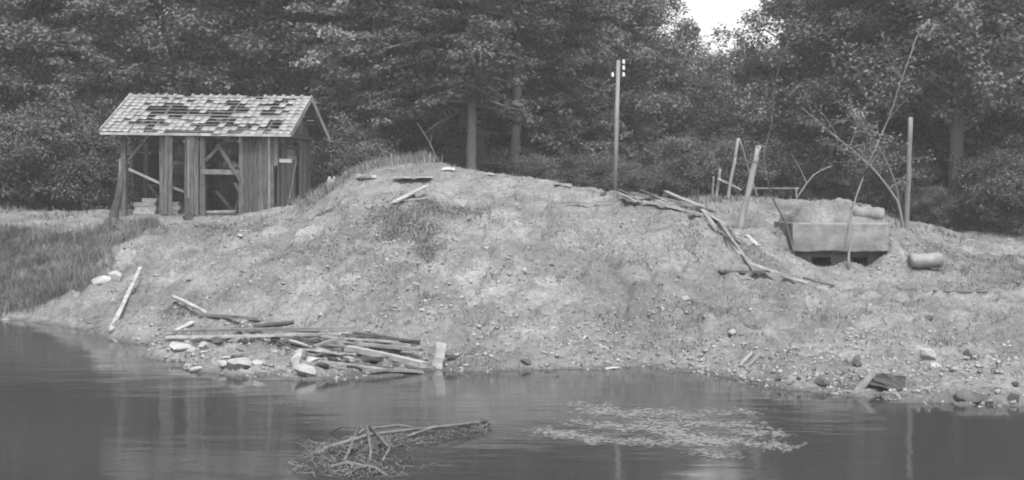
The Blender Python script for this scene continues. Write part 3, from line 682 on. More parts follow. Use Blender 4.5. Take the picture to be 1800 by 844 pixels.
# ------------------------------------------------------------------ the bunker
bx0, bx1, by = BK['x0'], BK['x1'], BK['y0']
bk = empty('bunker', (8.42, by, 1.1)); tag(bk, 'small concrete bunker with two firing slits under an overhanging slab', 'bunker')
O = Vector(bk.location)
def rel(p): return Vector(p) - O
def rough_slab(name, x0, x1, y0, y1, z0, z1, m, jit, nx_=18, nz_=6, seed=1, ny_=8):
    bm = bmesh.new(); bmesh.ops.create_cube(bm, size=1)
    bmesh.ops.subdivide_edges(bm, edges=bm.edges, cuts=23, use_grid_fill=True)
    for q in bm.verts:
        e = sum(abs(c) > .499 for c in q.co)
        k = 1 - (.0 if e < 2 else (.006 if e == 2 else .012))
        c = q.co * k
        n_ = float(fbm(np.array([c.x * 11 + seed]), np.array([c.y * 8 + c.z * 3.4]), seed, 3)[0])
        if e > 1: c = c * Vector((1, 1, 1)); c.y *= 1 - .04 * max(0, vn(np.array([c.x * 14]), np.array([c.z * 3 + 5]), 91)[0]); c.z *= 1 - .06 * max(0, vn(np.array([c.x * 11]), np.array([c.y * 3 + 9]), 92)[0])
        q.co = Vector(((x0 + x1) / 2 + c.x * (x1 - x0) + n_ * jit * .5, (y0 + y1) / 2 + c.y * (y1 - y0) + n_ * jit, (z0 + z1) / 2 + c.z * (z1 - z0) + n_ * jit * (1.5 if e > 1 else .6))) - O
    me = bpy.data.meshes.new(name); bm.to_mesh(me); bm.free(); me.materials.append(M[m]); me.polygons.foreach_set('use_smooth', [True] * len(me.polygons)); me.set_sharp_from_angle(angle=R(40)); return link(name, me, bk)
rough_slab('roof_slab', bx0, bx1, by, by + 2.6, 1.51, 2.24, 'concrete', .007)
yw0, yw1 = by + .42, by + .82
xs = [bx0 + .1, WX(1427, yw0), WX(1461, yw0), WX(1497, yw0), WX(1525, yw0), bx1 - .1]
for k, nm in ((0, 'wall_pier'), (2, 'wall_pier'), (4, 'wall_pier')):
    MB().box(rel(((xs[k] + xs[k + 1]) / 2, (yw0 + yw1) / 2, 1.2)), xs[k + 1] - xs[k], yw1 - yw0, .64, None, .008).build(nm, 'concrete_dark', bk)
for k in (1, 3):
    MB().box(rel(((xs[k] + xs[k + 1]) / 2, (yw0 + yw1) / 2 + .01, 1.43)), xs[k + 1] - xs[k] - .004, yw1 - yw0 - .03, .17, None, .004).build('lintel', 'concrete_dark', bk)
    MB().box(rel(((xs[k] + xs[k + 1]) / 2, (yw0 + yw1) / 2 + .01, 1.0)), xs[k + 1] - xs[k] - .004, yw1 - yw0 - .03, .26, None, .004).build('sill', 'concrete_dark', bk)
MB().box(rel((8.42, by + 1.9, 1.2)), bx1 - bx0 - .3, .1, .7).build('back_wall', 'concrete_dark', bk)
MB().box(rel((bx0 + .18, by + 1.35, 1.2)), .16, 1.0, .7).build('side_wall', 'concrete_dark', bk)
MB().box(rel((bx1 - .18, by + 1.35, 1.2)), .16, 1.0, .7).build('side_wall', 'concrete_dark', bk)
# earth and concrete cover heaped on the slab
cx0, cx1 = WX(1366, 37.5), WX(1557, 37.2); V = []; nxc, nyc = 46, 26
for j in range(nyc):
    for i in range(nxc):
        a, b = i / (nxc - 1), j / (nyc - 1); X = cx0 + (cx1 - cx0) * a; Y = by + .35 + 2.6 * b
        ea = math.sin(math.pi / 2 * min(1, a / .4)) ** 2 * math.sin(math.pi / 2 * min(1, (1 - a) / .3)); eb = min(1, b / .3) * min(1, (1 - b) / .2)
        hgt = .60 * math.sqrt(max(0, ea)) * math.sin(min(1, eb) * math.pi / 2) * (1 - .12 * a)
        nz = float(fbm(np.array([X * 3]), np.array([Y * 3]), 201, 3)[0])
        on = float(sstep(bx0 - .02, bx0 + .12, X)) * float(1 - sstep(by + 2.5, by + 2.62, Y)); bz = (TZ(X, Y) - .06) * (1 - on) + 2.16 * on
        V.append(rel((X, Y, bz + hgt * (.35 + .65 * on) + nz * .13 * min(1, hgt * 5))))
mb = MB(); mb.add(V, [(j * nxc + i, j * nxc + i + 1, (j + 1) * nxc + i + 1, (j + 1) * nxc + i) for j in range(nyc - 1) for i in range(nxc - 1)])
mb.build('roof_cover', 'ground', bk, smooth=True)
def roll(name, a, b, r, m, parent=None, off=None):
    a, b = Vector(a), Vector(b); mb = MB(); ks = [0, .02, .06, .13, .2, .3, .4, .5, .6, .7, .8, .88, .94, .98, 1]; rr = [.55, .86, .97, 1, 1, 1, 1, .985, 1, 1, 1.0, 1, .97, .86, .55]
    mb.tube([a + (b - a) * k + Vector((0, 0, .012 * math.sin(k * 17))) for k in ks], [r * q * random.uniform(.985, 1.015) for q in rr], 18)
    for i, q in enumerate(mb.v):
        e = 1 + .05 * float(fbm(np.array([q[0] * 6 + q[2] * 5]), np.array([q[1] * 6 + q[2] * 7]), 77, 2)[0]); c = a + (b - a) * max(0, min(1, (Vector(q) - a).dot(b - a) / (b - a).length_squared)); mb.v[i] = tuple(c + (Vector(q) - c) * e)
    return mb.build(name, m, parent, loc=off, smooth=True)
roll('parapet_roll', rel(P(1497, 374, 36.75)), rel(P(1553, 378, 36.75)), .19, 'concrete', bk)
a, b = P(1599, 455, 35.5), P(1655, 456, 35.6); r_ = .185
zb = max(TZ(a.x, a.y), TZ(b.x, b.y)) + r_ * .9; a.z = b.z = zb
tag(roll('concrete_cylinder', a, b, r_, 'concrete', off=a), 'stubby pale concrete cylinder lying on its side right of the bunker', 'cylinder')
for i, (u, v, s_, lab) in enumerate(((1482, 376, .07, 'small stone on the bunker roof, left of the bare stem'), (1510, 366, .05, 'small dark stone on top of the bunker roll'), (1470, 386, .08, 'low lump of rubble at the slab edge'), (1408, 388, .06, 'small stone on the left end of the bunker slab'))):
    pp = P(u, v, 36.5)
    pp.z = 2.26 if i != 1 else P(1510, 366, 36.75).z
    rock('stone', lab, 'stone', 0, 0, s_, s_, s_ * .7, 'stone_dark' if i == 1 else 'stone_mid', 500 + i, at=pp if i != 1 else P(1510, 362, 36.75), group='stones on the bunker')

# ------------------------------------------------------------------ thin bare stems and saplings
def stem(name, label, cat, pts, r0, r1, m, twigs=0, seed=1, leaves=None):
    pts = [Vector(q) for q in pts]; pts[0].z = min(pts[0].z, TZ(pts[0].x, pts[0].y))
    root = empty(name, pts[0]); tag(root, label, cat); o = pts[0]
    rs = random.Random(seed)
    fine = []
    for i in range(len(pts) - 1):
        for k in range(3): fine.append(pts[i] + (pts[i + 1] - pts[i]) * (k / 3))
    fine.append(pts[-1])
    for i in range(1, len(fine) - 1): fine[i] = fine[i] * .5 + (fine[i - 1] + fine[i + 1]) * .25
    MB().tube([q - o for q in fine], list(np.linspace(r0, r1, len(fine))), 7).build('stem', m, root, smooth=True)
    tips = []
    for t in range(twigs):
        i = rs.randrange(len(fine) // 3, len(fine) - 1); s0 = fine[i]
        dr = Vector((rs.uniform(-1, 1), rs.uniform(-.6, .6), rs.uniform(.1, 1.1))).normalized() * rs.uniform(.4, 1.3)
        md = s0 + dr * .5 + Vector((0, 0, .06)); e = s0 + dr
        MB().tube([s0 - o, md - o, e - o], [r1 * .9, r1 * .6, r1 * .3], 5).build('twig', m, root)
        tips += [md, e]
    return root, tips
def leaf_quads(C, n_per, rad, rz, size, rng):
    """leaf diamonds scattered in flat sprays about each centre"""
    n = len(C) * n_per
    c = np.repeat(np.asarray(C, float), n_per, 0)
    d = rng.normal(size=(n, 3)); d /= np.linalg.norm(d, axis=1)[:, None] + 1e-9
    r = rng.uniform(.25, 1, n) ** .6
    p = c + d * r[:, None] * np.array([rad, rad, rz]) * rng.uniform(.7, 1.3, (n, 1))
    nr = np.stack([rng.normal(0, .75, n), rng.normal(0, .75, n), np.ones(n)], -1) + d * .6; nr /= np.linalg.norm(nr, axis=1)[:, None]
    t = rng.normal(size=(n, 3)); t -= (t * nr).sum(1)[:, None] * nr; t /= np.linalg.norm(t, axis=1)[:, None]; b = np.cross(nr, t)
    s = (size * rng.uniform(.6, 1.35, n))[:, None]
    V = np.stack([p - t * s, p + b * s * .52 + nr * s * .15, p + t * s, p - b * s * .52 + nr * s * .15], 1)
    return V.reshape(-1, 3), np.arange(n * 4).reshape(-1, 4)
st1, t1 = stem('thin_tree', 'long thin bare stem leaning right above the bunker', 'stem', [P(1491, 470, 35.3), P(1493, 420, 35.6), P(1495, 372, 36.0), P(1525, 290, 36.2), P(1560, 215, 36.5), P(1585, 140, 36.7), P(1612, 62, 37)], .036, .010, 'pole', 12, 3)
st2, t2 = stem('sapling', 'crooked sapling forking left from the foot of the grey pole', 'sapling', [P(1591, 412, 39.8), P(1580, 352, 39.7), P(1530, 290, 39.6), P(1475, 245, 39.5), P(1410, 190, 39.5)], .045, .012, 'pole', 22, 5)
st3, t3 = stem('sapling', 'straighter sapling rising through the crossing stems', 'sapling', [P(1588, 408, 40.3), P(1578, 330, 40.4), P(1555, 275, 40.4), P(1525, 235, 40.4), P(1490, 195, 40.5)], .036, .010, 'pole', 20, 6)
st4, t4 = stem('thin_tree', 'twisting dark stem rising left of the bunker slab', 'stem', [P(1396, 446, 35.8), P(1384, 395, 36.2), P(1355, 345, 36.8), P(1340, 275, 37.2), P(1358, 215, 37.4), P(1362, 140, 37.5), P(1388, 66, 37.6)], .030, .010, 'bark', 12, 8)
st5, t5 = stem('thin_tree', 'dark bent stem leaning left above the heap crest', 'stem', [P(778, 300, 38.4), P(765, 272, 38.5), P(752, 245, 38.6), P(733, 215, 38.7)], .022, .008, 'twig', 3, 9)
st6, t6 = stem('fallen_branch', 'pale fallen branch slanting behind the bunker roof', 'branch', [P(1395, 350, 45.5), P(1430, 305, 45.5), P(1462, 292, 45.6)], .03, .015, 'pole', 3, 10)
for k, (root, tips, npr) in enumerate(((st1, t1, 16), (st2, t2, 22), (st3, t3, 22), (st4, t4, 14))):
    cts = [q - Vector(root.location) for q in tips]
    V, Fq = leaf_quads(cts, npr, .28, .16, .05, np.random.default_rng(40 + k))
    o = link('foliage', array_mesh('foliage', V, Fq, 'leaf'), root)

# ------------------------------------------------------------------ the ruined shed
SR = R(-6); L_ = 4.73
fr = Vector((-7.1, 42.0, 0)); ex = Vector((math.cos(SR), math.sin(SR), 0)); ey = Vector((-math.sin(SR), math.cos(SR), 0))
sh0 = fr - ex * L_; GZ0 = 2.38
shed = empty('ruined_shed', (sh0.x, sh0.y, GZ0), SR)
tag(shed, 'ruined timber shed with gappy tiled roof and missing wall boards', 'shed')
def SX(u, yl=0.0):
    """local x on the shed front (or a plane behind it) that a photo column meets"""
    k = (u - 900) / F; o = sh0 + ey * yl
    return (k * o.y - o.x) / (ex.x - k * ex.y)
def SZ(v, xl, yl=0.0):
    q = sh0 + ex * xl + ey * yl; return WZ(v, q.y) - GZ0
HW = 2.42
EV = 2.37; RZ = 3.58; OV = .36; VL, VR = .5, .6; HD = 2.42; DEP = 4.1
def sag(x): return (L_ - x) * .016
roof = empty('roof', (0, 0, 0)); roof.parent = shed
door = empty('door', (0, 0, 0)); door.parent = shed
ROOF = ('rafter', 'batten', 'ridge_beam', 'barge_board', 'eave_board'); DOOR = ('door_ledge', 'door_brace')
def own(name): return roof if name in ROOF else (door if name in DOOR else shed)
def sbox(name, c, s, m='shed_frame', rot=None, jit=.006): return MB().box(c, *s, rot, jit).build(name, m, own(name))
def sbeam(name, a, b, w_, t_, m='shed_frame', roll_=0.0): return MB().plank(a, b, w_, t_, 4, 0, .006, roll_).build(name, m, own(name))
# posts
for u, w_ in ((218, .15), (357, .15), (477, .15)):
    x = SX(u); sbox('post', (x, 0, HW / 2 - .05), (w_, .15, HW + .1 + 0 * sag(x)))
for x, yv in ((0.02, DEP), (1.6, DEP), (3.2, DEP), (L_ - .06, DEP), (L_ - .04, 2.0), (0.0, 2.05)): sbox('post', (x, yv, HW / 2 - .05), (.14, .14, HW + .1))
# plates and ties
sbeam('wall_plate', (-.3, 0, HW + .02 + sag(0) * .7), (L_ + .3, 0, HW + .02), .14, .16)
sbeam('wall_plate', (-.3, DEP, HW + .02 + sag(0) * .7), (L_ + .3, DEP, HW + .02), .14, .16)
for x in (.02, 1.6, 3.2, L_ - .05): sbeam('tie_beam', (x, 0.09, HW - .02), (x, DEP - .09, HW - .02), .12, .14)
# braces and rails on the front
def fz(v, x): return SZ(v, x, 0)
def fpt(u, v, yl=-.02): x = SX(u, yl); return (x, yl, SZ(v, x, yl))
sbeam('brace', fpt(227, 280), fpt(262, 238), .10, .09, 'shed_frame', R(90))
sbeam('brace', fpt(362, 282), fpt(404, 239), .10, .09, 'shed_frame', R(90))
sbeam('brace', fpt(382, 254, -.10), fpt(424, 318, -.10), .10, .07, 'shed_frame', R(90))
sbeam('rail', fpt(226, 297, -.05), fpt(283, 323, -.05), .07, .05, 'wood_mid', R(90))
sbeam('rail', fpt(300, 328, .1), fpt(324, 337, .1), .07, .05, 'wood_mid', R(90))
sbeam('rail', fpt(354, 302, -.06), fpt(421, 303, -.06), .15, .07, 'wood_mid', R(90))
# front boards, one by one
def boards(u0, u1, n, ybot=377, yoff=-.10, m='shed_wood', top=.02):
    x0, x1 = SX(u0, yoff), SX(u1, yoff); wd = (x1 - x0) / n
    for i in range(n):
        zb = SZ(ybot, x0) + random.uniform(-.03, .06); zt = HW - top + random.uniform(-.02, .03)
        MB().box((x0 + wd * (i + .5), yoff + random.uniform(-.008, .008), (zb + zt) / 2), wd - .012, .026, zt - zb, Matrix.Rotation(random.uniform(-.008, .008), 3, 'Y'), .005).build('wall_board', m, shed)
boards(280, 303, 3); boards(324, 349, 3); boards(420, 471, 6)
sbox('cover_strip', (SX(331, -.13), -.125, 1.35), (.05, .02, 1.75), 'wood_mid')
sbox('corner_strip', (SX(473, -.13), -.125, 1.15), (.07, .02, 2.35), 'wood_mid')
# right gable wall: local plane x = L
def gpt(yl, z, dx=.06): return (L_ + dx, yl, z)
def gboard(y0, y1, z0, z1, m='gable_wood', dx=.075, name='wall_board'):
    MB().box((L_ + dx + random.uniform(-.006, .006), (y0 + y1) / 2, (z0 + z1) / 2), .026, y1 - y0 - .012, z1 - z0, Matrix.Rotation(random.uniform(-.008, .008), 3, 'X'), .005).build(name, m, door if name == 'door_board' else shed)
def slope_z(yl): return RZ - abs(yl - (HD - OV)) / HD * (RZ - EV)
n = 20; wd = DEP / n
for i in range(n):                                               # boards in the gable triangle
    y0 = wd * i; zt = slope_z(y0 + wd / 2) - .10
    if zt > HW + .12: gboard(y0, y0 + wd, HW + .06, zt, dx=.10)
sbeam('gable_rail', gpt(-.02, HW - .02, .12), gpt(DEP, HW - .02, .12), .10, .12)
for i, (y0, y1, zb) in enumerate(((.52, .72, .0), (.72, .92, .05), (2.62, 2.82, .1), (2.82, 3.02, .12), (3.02, 3.22, .15), (3.22, 3.45, .2), (3.45, 3.65, .2), (3.65, 3.86, .25), (3.86, 4.08, .25))):
    gboard(y0, y1, zb - .1, HW - .08)
for i in range(5): gboard(.96 + .22 * i, .96 + .22 * (i + 1), .12, 1.98, name='door_board', dx=.10)
sbeam('door_ledge', gpt(.98, 1.72, .135), gpt(2.05, 1.72, .135), .12, .035, 'wood_mid', R(90))
sbeam('door_ledge', gpt(.98, .38, .135), gpt(2.05, .38, .135), .14, .035, 'wood_mid', R(90))
sbeam('door_brace', gpt(1.15, .46, .155), gpt(1.98, 1.66, .155), .07, .03, 'wood_pale', R(90))
sbeam('lintel', gpt(.5, 2.06, .09), gpt(2.62, 2.06, .09), .10, .08)
sbox('corner_board', (L_ + .04, -.02, 1.9), (.16, .03, .9), 'wood_mid')
sbox('corner_board', (L_ + .06, .28, 1.2), (.03, .16, 2.2), 'shed_wood')
MB().box((SX(502, -.25), -.25, SZ(283, L_)), .38, .03, .11, Matrix.Rotation(R(2), 3, 'Y'), .004).build('notice_board', 'white_paint', shed)
sbox('notice_bracket', (SX(497, -.12), -.12, SZ(283, L_) - .03), (.05, .24, .05))
# back wall and left wall: boards laid level
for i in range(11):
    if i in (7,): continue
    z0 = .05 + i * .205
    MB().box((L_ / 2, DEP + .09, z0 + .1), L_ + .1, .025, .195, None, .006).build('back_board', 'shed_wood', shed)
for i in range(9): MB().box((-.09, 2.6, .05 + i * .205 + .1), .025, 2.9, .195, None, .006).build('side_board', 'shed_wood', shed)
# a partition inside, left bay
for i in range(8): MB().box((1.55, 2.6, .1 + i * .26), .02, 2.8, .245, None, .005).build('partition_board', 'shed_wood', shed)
# roof: rafters, battens, tiles
sl = math.hypot(HD, RZ - EV); ang = math.atan2(RZ - EV, HD)
yf, yr = -OV, HD - OV
nraf = 9
for i in range(nraf):
    x = -VL + .1 + (L_ + VL + VR - .2) * i / (nraf - 1); s_ = sag(x)
    sbeam('rafter', (x, yf + .03, EV - .09 + s_), (x, yr - .02, RZ - .09 + s_), .07, .10)
    sbeam('rafter', (x, 2 * yr - yf - .03, EV - .09 + s_), (x, yr + .02, RZ - .09 + s_), .07, .10)
NR, NC = 11, 27
def rp(k, side=1, lift=0.0):                                      # point on the roof slope at fraction k from the eave
    yy = yf + (yr - yf) * k; zz = EV + (RZ - EV) * k
    if side < 0: yy = 2 * yr - yy
    return yy - side * math.sin(ang) * lift, zz + math.cos(ang) * lift
for side in (1, -1):
    for r in range(NR):
        yy, zz = rp((r + .75) / NR, side, -.015)
        sbeam('batten', (-VL + .02, yy, zz + sag(-VL)), (L_ + VR - .02, yy, zz + sag(L_ + VR)), .05, .03, 'wood_mid')
sbeam('ridge_beam', (-VL, yr, RZ - .10 + sag(-VL)), (L_ + VR, yr, RZ - .10 + sag(L_ + VR)), .06, .14)
for xx in (-VL - .015, L_ + VR + .015):                             # barge boards on both gables
    s_ = sag(xx)
    sbeam('barge_board', (xx, yf - .02, EV + .0 + s_), (xx, yr, RZ + .03 + s_), .04, .17, 'wood_pale')
    sbeam('barge_board', (xx, 2 * yr - yf + .02, EV + .0 + s_), (xx, yr, RZ + .03 + s_), .04, .17, 'wood_pale')
sbeam('eave_board', (-VL, yf - .02, EV - .035 + sag(-VL)), (L_ + VR, yf - .02, EV - .035), .03, .08, 'wood_pale')
CW = (L_ + VL + VR) / NC; TLn = sl / NR * 1.28
tv = []; tf = []; prof = [(-.5, .0), (-.28, .016), (-.02, .003), (.25, .0), (.5, .012)]
for yy, up in ((0, .022), (1, .0)):
    for px, pz in prof: tv.append((px * CW * 1.02, (yy - .5) * TLn, pz + up + .008)); 
for yy, up in ((0, .022), (1, .0)):
    for px, pz in prof: tv.append((px * CW * 1.02, (yy - .5) * TLn, pz + up - .008))
for i in range(4):
    tf += [(i, i + 1, 6 + i, 5 + i), (10 + i, 15 + i, 16 + i, 11 + i), (i, 10 + i, 11 + i, i + 1)]
tf += [(0, 5, 15, 10), (4, 14, 19, 9), (5, 6, 16, 15), (6, 7, 17, 16), (7, 8, 18, 17), (8, 9, 19, 18)]
tile_me = bpy.data.meshes.new('tile'); tile_me.from_pydata(tv, [], tf); tile_me.update(); tile_me.materials.append(M['tile'])
rs = random.Random(21)
missing = set()
for r in range(NR):
    for c0 in range(NC):
        if 2 <= c0 <= NC - 3 and rs.random() < .09: missing.add((r, c0))
        # runs of fallen tiles, worst over the left third
        p_ = .21 if 3 <= c0 <= 11 and 1 <= r <= 9 else (.17 if c0 > 11 and 1 <= r <= 9 else .06)
        if c0 < 2 or c0 > NC - 3: p_ = .0
        if rs.random() < p_ * (1.2 if r in (2, 3, 4, 5, 6, 7) else .8):
            for q in range(rs.choice((1, 1, 2, 2, 3))): missing.add((r, min(c0 + q, NC - 3)))
for (r, c0) in ((5, 8), (5, 9), (6, 8), (6, 9), (6, 10), (4, 8), (4, 9), (7, 9), (5, 7), (5, 10), (6, 21), (6, 22), (2, 4), (2, 5), (3, 4), (3, 5), (7, 4), (7, 5), (8, 3), (0, 12), (0, 18), (0, 7)): missing.add((r, c0))
for r in range(NR):
    for c0 in range(NC):
        if (r, c0) in missing: continue
        yy, zz = rp((r + .58) / NR, 1, .016)
        x = -VL + CW * (c0 + .5)
        o = link('tile', tile_me, roof, (x, yy + rs.uniform(-.03, .02), zz + sag(x) + rs.uniform(-.006, .012) - .05 * math.sin(math.pi * c0 / NC) * (1 - r / NR)))
        slip = rs.random() < .12
        o.rotation_euler = (ang + rs.uniform(-.02, .03), rs.uniform(-.03, .03) - .016, rs.uniform(-.03, .03) + (rs.uniform(-.25, .25) if slip else 0))
bt = MB()
for r in range(NR):
    for c0 in range(NC):
        if rs.random() < .15: continue
        yy, zz = rp((r + .58) / NR, -1, .016); x = -VL + CW * (c0 + .5)
        bt.box((x, yy, zz + sag(x)), CW, TLn, .02, Matrix.Rotation(-ang - .03, 3, 'X'))
tag(bt.build('rear_tiles', 'tile', roof), kind='stuff')
nr = 20; rw = (L_ + VL + VR) / nr
rtv = MB()
for k in range(nr):
    if k in (6, 13, 14): continue
    x0 = -VL + rw * k - .02; pr = []
    for xx, rr in ((x0, .14), (x0 + rw * .26, .135), (x0 + rw * .30, .095), (x0 + rw + .02, .088)):
        for j in range(7):
            an = math.pi * j / 6; pr.append((xx, yr + math.cos(an) * rr * 1.15, RZ + .0 + sag(xx) + math.sin(an) * rr * .95))
    mb = MB(); mb.add(pr, [(i * 7 + j, i * 7 + j + 1, (i + 1) * 7 + j + 1, (i + 1) * 7 + j) for i in range(3) for j in range(6)])
    mb.build('ridge_tile', 'tile', roof)

# things in and about the shed
def sh_w(x, y, z=0.0): return sh0 + ex * x + ey * y + Vector((0, 0, z))
blockm = MB().box((0, 0, 0), .30, .2, .13, None, .012)
def brick_stack(name, label, x0, y0, cols, rows, skip=()):
    root = empty(name, sh_w(x0, y0, TZ(*sh_w(x0, y0).xy)), SR); tag(root, label, 'block stack')
    for r in range(rows):
        for c in range(cols):
            if (r, c) in skip: continue
            MB().box((c * .235 + (.04 if r % 2 else 0), random.uniform(-.02, .02), .06 + r * .125), .225, .3, .118, None, .01).build('block', 'stone_pale', root)
brick_stack('block_stack', 'stack of pale blocks seen through the open left bay', SX(243, .9), .9, 3, 4, ((3, 0),))
brick_stack('block_stack', 'pale blocks between the two narrow board panels', SX(309, .9), .9, 1, 3)
MB_ = MB().plank(sh_w(SX(362, .5), .5, 2.44), sh_w(SX(418, .5), .5, 2.46), .2, .07, 4)
tag(MB_.build('fallen_board', 'wood_pale', loc=sh_w(SX(362, .5), .5, 2.42)), 'pale board lying across the shed doorway floor', 'board')
rs = random.Random(8)
for i in range(7):
    x_ = rs.uniform(.5, 4.2); y_ = rs.uniform(1.2, 3.2); a = sh_w(x_, y_); a.z = TZ(a.x, a.y) + .02; b = a + ex * rs.uniform(-.7, .7) + ey * rs.uniform(0, .5) + Vector((0, 0, rs.uniform(.5, 1.5)))
    tag(MB().plank(a, b, rs.uniform(.08, .16), .03, 4, .02).build('loose_board', rs.choice(('wood_mid', 'shed_frame')), loc=a), 'loose board leaning in the dark inside the shed', 'board', 'loose boards inside the shed')
q = G(331, 386); mb = MB(); rt = Matrix.Rotation(R(25), 3, 'Z') @ Matrix.Rotation(R(-35), 3, 'Y')
bxo = empty('tipped_box', q); tag(bxo, 'small dark open box tipped over before the shed', 'box')
for nm, c, s_ in (('bottom', (0, 0, -.1), (.26, .2, .02)), ('side', (0, .1, 0), (.26, .02, .2)), ('side', (0, -.1, 0), (.26, .02, .2)), ('end', (.13, 0, 0), (.02, .18, .2)), ('end', (-.13, 0, 0), (.02, .18, .2))):
    MB().box(rt @ Vector(c) * .8 + Vector((0, 0, .08)), *s_, rt).build(nm, 'wood_dark', bxo)
# broken tree stump at the shed's left corner
q = G(197, 399); D0 = q.y
stp = empty('tree_stump', q); tag(stp, 'dark broken tree stump with flared foot left of the shed', 'stump')
pts = [Vector((0, 0, -.1)), Vector((.02, 0, .12)), Vector((.07, 0, .45)), P(208, 350, D0) - q, P(212, 318, D0) - q, P(213, 300, D0) - q]
MB().tube(pts, [.22, .16, .12, .105, .095, .05], 11).build('trunk', 'bark', stp, smooth=True)
for a_ in range(5):
    an = a_ * 1.26 + .3; MB().tube([Vector((math.cos(an) * .10, math.sin(an) * .10, .22)), Vector((math.cos(an) * .26, math.sin(an) * .26, .03)), Vector((math.cos(an) * .42, math.sin(an) * .42, -.08))], [.08, .065, .03], 6).build('root', 'bark', stp, smooth=True)
MB().plank(P(212, 322, D0) - q, P(212, 280, D0) - q, .11, .05, 4, roll=R(80)).build('splinter', 'wood_mid', stp)
br = empty('arching_brush', P(655, 330, 46)); br.location.z = TZ(br.location.x, 46); tag(br, 'pale arching brush stems between shed gable and heap', 'brush'); rs = random.Random(4)
for k in range(16):
    lx = rs.uniform(.5, 1.6) * (-1 if k % 4 else .6); hh = rs.uniform(.7, 1.7); b0 = Vector((rs.uniform(-.4, .3), rs.uniform(-.3, .3), 0))
    MB().tube([b0, b0 + Vector((lx * .2, 0, hh * .7)), b0 + Vector((lx * .55, rs.uniform(-.1, .1), hh)), b0 + Vector((lx * .85, 0, hh * .86)), b0 + Vector((lx * 1.05, 0, hh * .55))], [.014, .012, .010, .007, .004], 5).build('stem', 'twig', br, smooth=True)
# white paired object right of the shed
q = P(584, 326, 43.5); q.z = TZ(q.x, 43.5)
wp = empty('white_marker', q); tag(wp, 'small white block with two knobs right of the shed gable', 'marker')
zz = WZ(318, 43.5) - q.z
MB().box((0, 0, zz / 2), .3, .2, zz + .1, None, .01).build('body', 'white_paint', wp)
for sx in (-.09, .06): MB().tube([Vector((sx, 0, zz)), Vector((sx, 0, zz + .08)), Vector((sx, 0, zz + .13))], [.05, .055, .03], 8).build('knob', 'white_paint', wp, smooth=True)

# ------------------------------------------------------------------ the brush snag in the river
sg = empty('driftwood_snag', (WX(640, 17.2), 17.2, 0)); tag(sg, 'tangled driftwood snag of branches lying in the river', 'driftwood'); so = Vector(sg.location)
def rv(u, v, h=0.0):
    D = EDGE(v); return Vector((WX(u, D), D, h)) - so
def sbr(name, pts, r0, r1): return MB().tube(pts, list(np.linspace(r0, r1, len(pts))), 7).build(name, 'twig', sg, smooth=True)
sbr('trunk', [rv(520, 808, -.05), rv(580, 795, .06), rv(650, 782, .12), rv(730, 772, .12), rv(800, 762, .08), rv(858, 752, .10)], .03, .014)
sbr('branch', [rv(600, 792, .05), rv(640, 774, .13), rv(700, 766, .13), rv(770, 766, .05)], .022, .012)
sbr('branch', [rv(630, 775, .16), rv(612, 800, .02), rv(600, 812, -.04)], .025, .014)
sbr('branch', [rv(645, 776, .18), rv(652, 800, .04), rv(648, 812, -.04)], .022, .012)
sbr('branch', [rv(650, 776, .18), rv(685, 796, .05), rv(668, 812, -.03)], .022, .012)
sbr('branch', [rv(560, 822, -.04), rv(610, 822, .05), rv(660, 830, .04), rv(690, 838, -.03)], .03, .014)
sbr('branch', [rv(690, 780, .02), rv(760, 772, .14), rv(830, 758, .10), rv(862, 750, .05)], .022, .012)
sbr('branch', [rv(575, 760, -.03), rv(600, 764, .10), rv(640, 772, .14)], .014, .008)
rs = random.Random(5); tw = MB()
for i in range(1000):
    t = rs.random()
    if i % 6 == 0: u, v = rs.gauss(630, 50), rs.gauss(826, 8)
    elif t < .75: u = rs.uniform(540, 780); v = 800 - (u - 540) * .14 + rs.gauss(0, 6)
    else: u = rs.uniform(760, 862); v = 768 - (u - 760) * .17 + rs.gauss(0, 3)
    p0 = rv(u, max(715, v), rs.uniform(-.02, .05)); d = Vector((rs.uniform(-1, 1), rs.uniform(-.8, .8), rs.uniform(-.2, .35))) * rs.uniform(.06, .26)
    tw.tube([p0, p0 + d * .5 + Vector((0, 0, rs.uniform(0, .04))), p0 + d], [.006, .005, .002], 4, False)
tag(tw.build('twig_tangle', 'twig', sg), kind='stuff')
C = []
for i in range(60):
    u = rs.uniform(545, 770); v = 800 - (u - 540) * .13 + rs.gauss(0, 7)
    if i % 4 == 0: u, v = rs.gauss(640, 35), rs.gauss(830, 6)
    C.append(rv(u, v, rs.uniform(0, .09)))
V, Fq = leaf_quads(C, 16, .16, .03, .016, np.random.default_rng(3))
tag(link('dead_leaves', array_mesh('dead_leaves', V, Fq, 'twig'), sg), kind='stuff')

